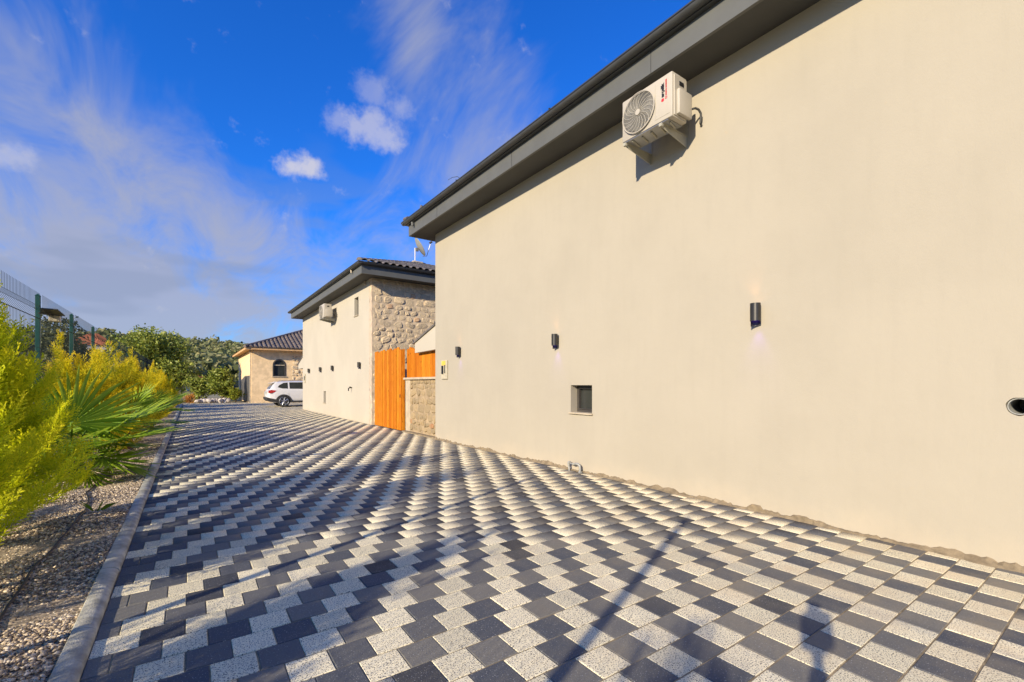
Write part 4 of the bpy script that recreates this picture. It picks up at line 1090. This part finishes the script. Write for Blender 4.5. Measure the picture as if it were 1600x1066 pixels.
def conifer_mesh(seed, nbr, h, r, detail, mat, per=14, sl=0.30):
    """branches sweep out and up from the stem; each carries two ranks of feathery sprays"""
    g = np.random.default_rng(seed)
    sp = [spray(seed*10+k, *detail) for k in range(5)]
    AV, AF, AT, AR = [], [], [], []; o = 0
    for i in range(nbr):
        t = (i+g.random())/nbr; z0 = h*(0.02+0.72*t); a = i*2.399+g.normal(0, .3)
        el0 = R(14)+R(46)*t+g.normal(0, .12); L = (r*1.25*(1-0.50*t)+0.10)*g.uniform(.75, 1.15)
        if t > .80: el0 = R(66)+g.normal(0, .16); L *= 1.0+1.1*g.random()
        hd = np.array((math.cos(a), math.sin(a), 0)); sdv = np.array((-math.sin(a), math.cos(a), 0)); br = g.random(); roll = g.normal(0, .5)
        p = np.array((0, 0, z0))+hd*0.04; nst = per
        for k in range(nst):
            f = k/(nst-1); e = el0+0.45*f*f
            d = hd*math.cos(e)+np.array((0, 0, math.sin(e))); step = L/nst; p = p+d*step
            if f < .12: continue
            up = np.cross(sdv, d); side = sdv*math.cos(roll)+up*math.sin(roll)
            for sg in ((1, -1) if k < nst-1 else (1, -1, 0)):
                dd = d*1.0+side*sg*(0.75-0.35*f)+np.array((0, 0, .18))+g.normal(0, .12, 3)
                ln = sl*(1.05-0.45*f)*g.uniform(.75, 1.2)
                M = rotm(dd[None], np.array([g.normal(0, .6)]))[0]
                v, fc, tp_ = sp[g.integers(0, 5)]
                AV.append((v*ln) @ M.T+p); AF.append(fc+o); o += len(v)
                AT.append(np.clip(tp_*(0.36+0.9*f)+.08, 0, 1)); AR.append(np.full(len(v), .5*br+.5*g.random()))
    return npmesh('foliage', np.concatenate(AV), np.concatenate(AF), mat, {'tip': np.concatenate(AT), 'rnd': np.concatenate(AR)})
def stem_mesh(h, r):
    mb = MB(); mb.tube([(0, 0, -.1), (0.01, 0, h*.4), (0, .02, h*.8)], [r, r*.7, r*.2], 7)
    for k in range(7):
        a = k*2.4; z = h*(.1+.09*k); mb.tube([(0, 0, z), (math.cos(a)*.3, math.sin(a)*.3, z+.18)], [r*.4, r*.12], 5)
    return npmesh('trunk', mb.v, mb.f, 'bark')
CM_near = conifer_mesh(1, 100, 2.0, 0.70, (11, 6, 0.021), 'conifer', 13, 0.34)
CM_a = conifer_mesh(2, 70, 1.85, 0.70, (9, 4, 0.032), 'conifer_gold', 10, 0.36)
CM_b = conifer_mesh(3, 64, 1.70, 0.68, (9, 4, 0.032), 'conifer_gold', 10, 0.36)
CM_c = conifer_mesh(4, 80, 1.9, 0.80, (9, 4, 0.022), 'conifer', 12, 0.32)
ST = stem_mesh(1.9, .05)
def conifer(me, x, y, s_, rz, label, zs=1.0):
    c = thing('golden_conifer', (x, y, float(bedz(x, y))-.02), label, 'conifer', 'golden conifers along the planting bed', rz)
    c.scale = (s_, s_, s_*zs)
    link('foliage', me, c); link('trunk', ST, c)
    return c
conifer(CM_near, -1.62, 5.75, 1.0, 2.0, 'tall lime-green conifer with feathery plumes at the left edge, in front of the fan palm')
lst = [(-1.62, 11.2, 1.04, 'CM_a', 'yellow conifer right behind the front fan palm'), (-1.55, 13.3, 1.05, 'CM_b', 'yellow conifer second behind the front palm'),
       (-1.50, 15.4, 1.05, 'CM_a', 'yellow conifer third behind the front palm'), (-1.45, 17.8, 1.05, 'CM_b', 'yellow conifer fourth behind the front palm'),
       (-1.40, 20.4, 1.0, 'CM_a', 'yellow conifer fifth along the bed'), (-1.35, 23.2, 1.0, 'CM_b', 'yellow conifer sixth along the bed'),
       (-1.25, 26.2, .95, 'CM_a', 'yellow conifer third from the far end of the bed'), (-1.2, 29.4, .95, 'CM_b', 'yellow conifer second from the far end of the bed'),
       (-1.15, 32.8, .9, 'CM_a', 'farthest yellow conifer below the big broadleaf tree')]
for i, (x, y, s_, mn, lb) in enumerate(lst):
    conifer({'CM_a': CM_a, 'CM_b': CM_b}[mn], x, y, s_, i*1.7, lb, 0.80)
# the row goes on past the photographer, where only its shadow reaches the picture
for i, (x, y, s_) in enumerate(((-1.58, 4.2, .92), (-1.8, 2.0, .74), (-1.75, -0.3, .72), (-1.8, -2.6, .8))):
    conifer(CM_near if i == 0 else CM_c, x, y, s_, i*2.1+.5, ('low lime plumes of the conifer at the lower left corner', 'lime conifer level with the camera, left of the kerb',
            'lime conifer just behind the camera, left of the kerb', 'last lime conifer of the row, well behind the camera')[i])

def fan_leaf(seed, n=34, L=0.62, span=R(290), droop=0.25):
    """pleated fan blade in the local xz plane, hub at the origin, middle rib along +z, face towards -y"""
    r_ = random.Random(seed); V = []; F = []; T = []; RN_ = []
    for i in range(n):
        a = -span/2+span*(i+.5)/n; da = span/n*0.52
        ll = L*(0.80+0.20*math.cos(a*.55))*r_.uniform(.92, 1.05); dr = droop*r_.uniform(.3, 1.6); fl = r_.uniform(-.05, .05); rn = r_.random()
        o = len(V); st_ = [0.03, .22, .42, .58, .74, .88, 1.0]
        for k, s_ in enumerate(st_):
            rad = ll*s_; wdt = rad*math.tan(da) if s_ <= .42 else ll*.42*math.tan(da)*max(0.0, 1-(s_-.42)/.58)**0.8
            fold = wdt*.75
            dz = -dr*max(0, s_-.35)**2*ll*1.6
            cx_, cz_ = math.sin(a), math.cos(a); tx_, tz_ = math.cos(a), -math.sin(a)
            yb = -0.10*s_*ll+fl*s_+0.16*abs(a)*s_*ll*.6
            for (wv_, fo) in ((-wdt, fold), (0, 0), (wdt, fold)):
                V.append((cx_*rad+tx_*wv_, yb-fo, cz_*rad+tz_*wv_+dz)); T.append(0.25+.45*s_ if wv_ else .45+.4*s_); RN_.append(rn)
        for k in range(len(st_)-1):
            F += [(o+k*3, o+k*3+1, o+k*3+4, o+k*3+3), (o+k*3+1, o+k*3+2, o+k*3+5, o+k*3+4)]
    return npmesh('leaf', V, np.array(F), 'palm_leaf', {'tip': T, 'rnd': RN_})
FAN = [fan_leaf(k, 42+2*k, 0.62+.02*k, R(270+12*k), .2+.12*k) for k in range(4)]
def palm(x, y, leaves, label, s_=1.0):
    z0 = float(bedz(x, y))
    p = thing('fan_palm', (x, y, z0), label, 'palm', 'fan palms in the planting bed')
    mb = MB(); mb.tube([(x, y, z0-.1), (x, y, z0+.18), (x, y, z0+.42*s_)], [.13*s_, .15*s_, .07*s_], 10); mb.build('trunk', 'palm_fibre', p)
    for i, (az_, el_, pet, tilt, sc) in enumerate(leaves):
        az_ = R(az_); el_ = R(el_)
        d = Vector((math.cos(az_)*math.cos(el_), math.sin(az_)*math.cos(el_), math.sin(el_)))
        b0 = Vector((x, y, z0+.35*s_)); hub = b0+d*pet
        mb = MB(); mid = b0+d*pet*.5+Vector((0, 0, .03)); mb.tube([b0, mid, hub], [.016, .012, .009], 6); pt = mb.build('petiole', 'palm_leaf', p)
        # blade: rib follows the stalk, bent down by tilt; face looks up and outwards
        ez_ = (d*math.cos(R(tilt))+Vector((-math.cos(az_)*math.sin(el_), -math.sin(az_)*math.sin(el_), math.cos(el_)))*-math.sin(R(tilt))).normalized()
        ex_ = Vector((-math.sin(az_), math.cos(az_), 0)); ey_ = ez_.cross(ex_).normalized()
        M = Matrix((ex_, ey_, ez_)).transposed()
        link('leaf', FAN[i % 4], p, hub-Vector((x, y, z0)), M.to_euler(), (sc, sc, sc))
palm(-1.36, 8.8, [(-80, 62, .52, 2, 1.72), (-22, 20, .55, 4, 1.6), (-46, -2, .52, 8, 1.2), (-100, 8, .5, 12, 1.1), (8, 40, .6, 8, 1.5), (62, 50, .5, 10, 1.3), (125, 40, .55, 15, 1.2),
                  (180, 48, .55, 15, 1.2), (-150, 30, .5, 18, 1.1), (-62, -20, .45, 14, .9), (-12, -12, .5, 12, 1.1), (38, 10, .5, 15, 1.1)], 'nearest green fan palm overhanging the kerb')
palm(-1.12, 12.4, [(-70, 50, .7, 10, 1.0), (-25, 38, .8, 8, 1.0), (0, 15, .7, 12, .95), (-50, 10, .6, 14, .9), (60, 50, .7, 15, 1.0), (120, 40, .7, 20, .9), (180, 45, .7, 15, .9), (-110, 30, .6, 15, .9), (30, 70, .7, 10, .9)],
     'second green fan palm among the yellow conifers')
palm(-1.0, 17.0, [(-70, 50, .7, 10, 1.0), (-20, 40, .8, 8, 1.0), (10, 15, .7, 12, .95), (-50, 20, .7, 14, .9), (80, 50, .7, 15, 1.0), (160, 40, .7, 20, .9), (-120, 40, .7, 15, .9)],
     'farthest green fan palm beside the kerb')

# drip hose snaking over the gravel
hp = [(-0.86, 2.2), (-0.885, 3.2), (-0.90, 3.93), (-0.935, 4.88), (-0.89, 5.95), (-0.90, 6.5), (-0.94, 6.98), (-1.03, 7.55), (-1.05, 8.3), (-1.06, 9.0), (-1.02, 10.2), (-0.99, 11.2), (-1.0, 13)]
pts = []
for a, b in zip(hp[:-1], hp[1:]):
    for k in range(6):
        t_ = k/6; x_ = a[0]+(b[0]-a[0])*t_; y_ = a[1]+(b[1]-a[1])*t_; pts.append((x_+.006*math.sin(y_*9), y_, float(bedz(x_, y_))+.016))
mb = MB(); mb.tube(pts, .0085, 7)
tag(mb.build('drip_hose', 'hose', None, True), 'black drip irrigation hose lying along the gravel bed', 'hose')
# a blade of grass by the hose
gsp = thing('grass_tuft', (-.80, 6.35, .04), 'single green grass tuft in the gravel beside the hose', 'grass')
mb = MB()
for k in range(5):
    a = k*1.3; mb.add([(-.80, 6.35, .03), (-.79, 6.36, .03), (-.79+.07*math.cos(a), 6.35+.07*math.sin(a), .12), (-.79+.17*math.cos(a), 6.35+.17*math.sin(a), .13+.02*k)], [(0, 1, 2), (1, 3, 2)])
mb.build('blades', 'palm_leaf', gsp)

# ---- broadleaf trees
def leaf_cloud(seed, blobs, n, size, mat, name='crown'):
    """leaves gathered in clumps: blobs = (x, y, z, rx, rz)"""
    g = np.random.default_rng(seed); B = np.array(blobs, float)
    vol = B[:, 3]**2*B[:, 4]; bi = g.choice(len(B), n, p=vol/vol.sum())
    u = g.normal(size=(n, 3)); u /= np.linalg.norm(u, axis=1, keepdims=True)
    rad = (0.35+0.65*g.random(n)**0.45)
    # sub-clumps: pull leaves towards nearby twig ends
    P = B[bi, :3]+u*rad[:, None]*np.stack([B[bi, 3], B[bi, 3], B[bi, 4]], 1)
    nc = max(20, n//22); cen = P[g.choice(n, nc, replace=False)]; ci = g.integers(0, nc, n)
    sel = g.random(n) < 0.6
    P[sel] = cen[ci[sel]]+g.normal(0, size*1.5, (sel.sum(), 3))
    nrm = g.normal(size=(n, 3))*.7+u*.6+np.array((0, 0, .4)); nrm /= np.linalg.norm(nrm, axis=1, keepdims=True)
    t = np.cross(nrm, g.normal(size=(n, 3))); t /= np.linalg.norm(t, axis=1, keepdims=True); b = np.cross(nrm, t)
    s_ = size*(0.6+0.8*g.random(n))[:, None]
    V = np.stack([P-t*s_, P+b*s_*.45+nrm*s_*.12, P+t*s_, P-b*s_*.45+nrm*s_*.12], 1).reshape(-1, 3)
    F = np.arange(4*n).reshape(n, 4)
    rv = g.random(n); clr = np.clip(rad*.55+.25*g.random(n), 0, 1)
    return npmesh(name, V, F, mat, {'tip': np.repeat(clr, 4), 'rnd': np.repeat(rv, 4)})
def tree(name, x, y, z, h, r, n, leaf, mat, label, cat='tree', group=None, seed=1, trunk=True, squash=0.8, nb=16, lowf=.30):
    r_ = random.Random(seed); T = thing(name, (x, y, z), label, cat, group)
    blobs = []
    for k in range(nb):
        a = r_.uniform(0, 6.28); q = r_.random()**.6*r*.68; zz_ = h*r_.uniform(lowf, .86)
        sh = 1-abs(zz_/h-.52)*.9
        blobs.append((q*math.cos(a)*sh, q*math.sin(a)*sh, zz_, r*r_.uniform(.28, .46), r*r_.uniform(.24, .40)*squash))
    blobs.append((0, 0, h*.56, r*.55, h*.30))
    link('crown', leaf_cloud(seed, blobs, n, leaf, mat), T)
    mb = MB(); tr = max(.04, h*.028)
    mb.tube([(0, 0, -.2), (.04*h*.2, 0, h*.25), (0, .03*h, h*.6)], [tr*1.3, tr, tr*.4], 8)
    for b in blobs[:10]:
        mb.tube([(0, 0, h*.22), (b[0]*.5, b[1]*.5, (h*.22+b[2])*.5+.05*h), (b[0], b[1], b[2])], [tr*.6, tr*.4, tr*.1], 5)
    link('trunk', npmesh('trunk', mb.v, mb.f, 'bark'), T)
    return T
tree('broadleaf_tree', -2.2, 46.0, 0, 5.9, 3.4, 15000, .13, 'broadleaf', 'big dense round broadleaf tree at the far end of the hedge', seed=5, nb=26, lowf=.14)
tree('small_tree', 2.05, 41.6, 0, 2.75, 1.35, 4200, .10, 'broadleaf', 'small leafy tree left of the cream house', seed=6, lowf=.16, nb=22)
tree('small_tree', 0.55, 42.2, 0, 2.0, 1.1, 3000, .10, 'broadleaf', 'low bushy tree between the big tree and the small tree', seed=7, lowf=.14, nb=20)
tree('bright_shrub', 2.85, 40.7, 0, 1.25, .75, 1600, .06, 'bright_bush', 'bright green shrub right beside the cream house', 'shrub', seed=8, lowf=.12)
tree('orange_shrub', -0.02, 40.5, 0, .72, .5, 900, .05, 'orange_bush', 'small orange flowering shrub at the far paving edge', 'shrub', seed=9, lowf=.12)
bg_tr = [(-6.3, 27.0, 4.2, 2.0, 'grey-green tree behind the fence at the left frame edge'), (-5.5, 31.5, 5.0, 2.1, 'grey-green tree behind the first visible fence post'),
         (-8.6, 33.0, 5.2, 2.3, 'grey-green tree farther back at the left edge behind the wire mesh'), (-7.6, 45.0, 5.2, 2.2, 'grey-green tree between the second and third fence posts'),
         (-6.4, 46.0, 3.4, 2.0, 'grey-green tree below the orange roof')]
for i, (x, y, h, r, lb) in enumerate(bg_tr):
    tree('olive_tree', x, y, 0, h, r, 5200, .09, 'olive_leaf', lb, 'tree', 'trees behind the fence', seed=20+i, nb=12)

# ---- rubble heap at the far paving edge
rk = random.Random(3)
def rock_mesh(seed):
    import bmesh
    bm = bmesh.new(); bmesh.ops.create_icosphere(bm, subdivisions=2, radius=1); q = random.Random(seed)
    for v in bm.verts: v.co *= q.uniform(.78, 1.15)
    me = bpy.data.meshes.new('rock'); bm.to_mesh(me); bm.free(); me.materials.append(MAT['rock']); return me
RK = [rock_mesh(k) for k in range(4)]
rlab = ['leftmost', 'second from left', 'third from left', 'fourth from left', 'fifth from left', 'sixth from left', 'seventh from left', 'eighth from left', 'rightmost']
for k in range(9):
    o = link('boulder', RK[k % 4], None, (0.45+k*.235, 40.15+rk.uniform(-.15, .2), .14), (rk.random(), rk.random(), rk.random()*6), (rk.uniform(.15, .24), rk.uniform(.15, .22), rk.uniform(.13, .2)))
    tag(o, rlab[k] + ' pale boulder of the row at the far edge of the paving', 'boulder', 'boulders at the far paving edge')

# ---- houses beyond
def far_house(x, y, wx, wy, hw, p, mat, label, rz=0):
    z = float(terr(np.array(x), np.array(y)))-.5
    T = thing('distant_house', (x, y, z), label, 'house', None)
    mb = MB(); mb.box(x-wx/2, x+wx/2, y-wy/2, y+wy/2, z, z+hw+.5); mb.build('wall', 'white_far', T)
    mb = MB(); a, b, c, d = x-wx/2-.5, x+wx/2+.5, y-wy/2-.5, y+wy/2+.5; hh = z+hw+.5; q = min(b-a, d-c)/2
    if (b-a) >= (d-c): V = [(a, c, hh), (b, c, hh), (b, d, hh), (a, d, hh), (a+q, y, hh+q*p), (b-q, y, hh+q*p)]; Fs = [(0, 1, 5, 4), (1, 2, 5), (2, 3, 4, 5), (3, 0, 4), (3, 2, 1, 0)]
    else: V = [(a, c, hh), (b, c, hh), (b, d, hh), (a, d, hh), (x, c+q, hh+q*p), (x, d-q, hh+q*p)]; Fs = [(0, 1, 4), (1, 2, 5, 4), (2, 3, 5), (3, 0, 4, 5), (3, 2, 1, 0)]
    mb.add(V, Fs); mb.build('roof', mat, T)
    for k in range(3):
        xx = x-wx*.3+k*wx*.3; MB().box(xx-.5, xx+.5, y-wy/2-.03, y-wy/2+.02, z+1.4, z+2.6).build('window', 'glass_dark', T)
far_house(-25.6, 200, 12.0, 10, 3.4, .75, 'orange_roof', 'distant house with an orange tiled roof above the hedge')
far_house(1.2, 96, 3.6, 4, 1.4, .5, 'red_roof', 'tiny distant house with a red roof between the trees')
far_house(-32.5, 262, 9, 7, 4, .35, 'orange_roof', 'small white house on the hill crest')

# ---- wooded hillside
def wood():
    g = np.random.default_rng(11); AV = []; AT = []; AR = []
    n = 0
    while n < 1500:
        r = 85+g.random()**.8*265; a = R(g.uniform(-19, 17)); x, y = r*math.sin(a), r*math.cos(a)
        if math.hypot(x+25.6, y-200) < 13 or (math.hypot(x-1.2, y-96) < 6) or (abs(x+25.6*y/200) < 8 and 120 < y < 200) or (abs(x-1.2*y/96) < 2.2 and y < 96): continue
        z = float(terr(np.array(x), np.array(y))); s_ = g.uniform(1.5, 3.4)*(1.25 if r > 240 else 1.0); m_ = 90
        u = g.normal(size=(m_, 3)); u /= np.linalg.norm(u, axis=1, keepdims=True)
        nb = 5; bc = g.normal(0, .42, (nb, 3))*s_; bc[:, 2] = np.abs(bc[:, 2])*.7
        P = np.array((x, y, z+s_*1.0))+bc[g.integers(0, nb, m_)]+u*(s_*(.45+.2*g.random((m_, 1))))*np.array((1, 1, .85))
        nr2 = u+g.normal(0, .35, (m_, 3)); nr2 /= np.linalg.norm(nr2, axis=1, keepdims=True)
        t = np.cross(nr2, g.normal(size=(m_, 3))); t /= np.linalg.norm(t, axis=1, keepdims=True); b = np.cross(nr2, t)
        q = s_*(.13+.15*g.random((m_, 1)))
        AV.append(np.stack([P-t*q, P+b*q*.8, P+t*q, P-b*q*.8], 1).reshape(-1, 3))
        AT.append(np.repeat(np.clip(.15+.5*g.random()+.2*u[:, 2], 0, 1), 4)); AR.append(np.repeat(g.random(m_), 4)); n += 1  # one tone per tree, leaves lighter towards the crown top
    V = np.concatenate(AV); F = np.arange(len(V)).reshape(-1, 4)
    o = link('hillside_wood', npmesh('hillside_wood', V, F, 'wood_leaf', {'tip': np.concatenate(AT), 'rnd': np.concatenate(AR)}))
    tag(o, 'dry green woodland covering the hill on the horizon', 'woodland', kind='stuff')
wood()

# ---- the photographer's camera on its tripod (its shadow lies on the paving at lower right)
tq = thing('camera_tripod', (-.10, -.14, 0), 'camera on a dark tripod whose shadow falls on the paving at lower right', 'tripod')
bxp = Vector((-.10, -.14, 0))
for k in range(3):
    a = R(215+120*k); mb = MB(); mb.tube([bxp+Vector((.02*math.cos(a), .02*math.sin(a), 1.16)), bxp+Vector((.14*math.cos(a), .14*math.sin(a), .55)), bxp+Vector((.27*math.cos(a), .27*math.sin(a), 0.0))], [.018, .015, .011], 8); mb.build('leg', 'black', tq)
mb = MB(); mb.tube([bxp+Vector((0, 0, 1.05)), bxp+Vector((0, 0, 1.26))], [.02, .025], 10); mb.build('centre_column', 'black', tq)
mb = MB(); mb.box(-.10-.085, -.10+.085, -.14-.06, -.14+.05, 1.26, 1.44, .015); mb.box(-.10-.03, -.10+.03, -.17, -.11, 1.44, 1.50, .008); mb.build('camera_body', 'black', tq)
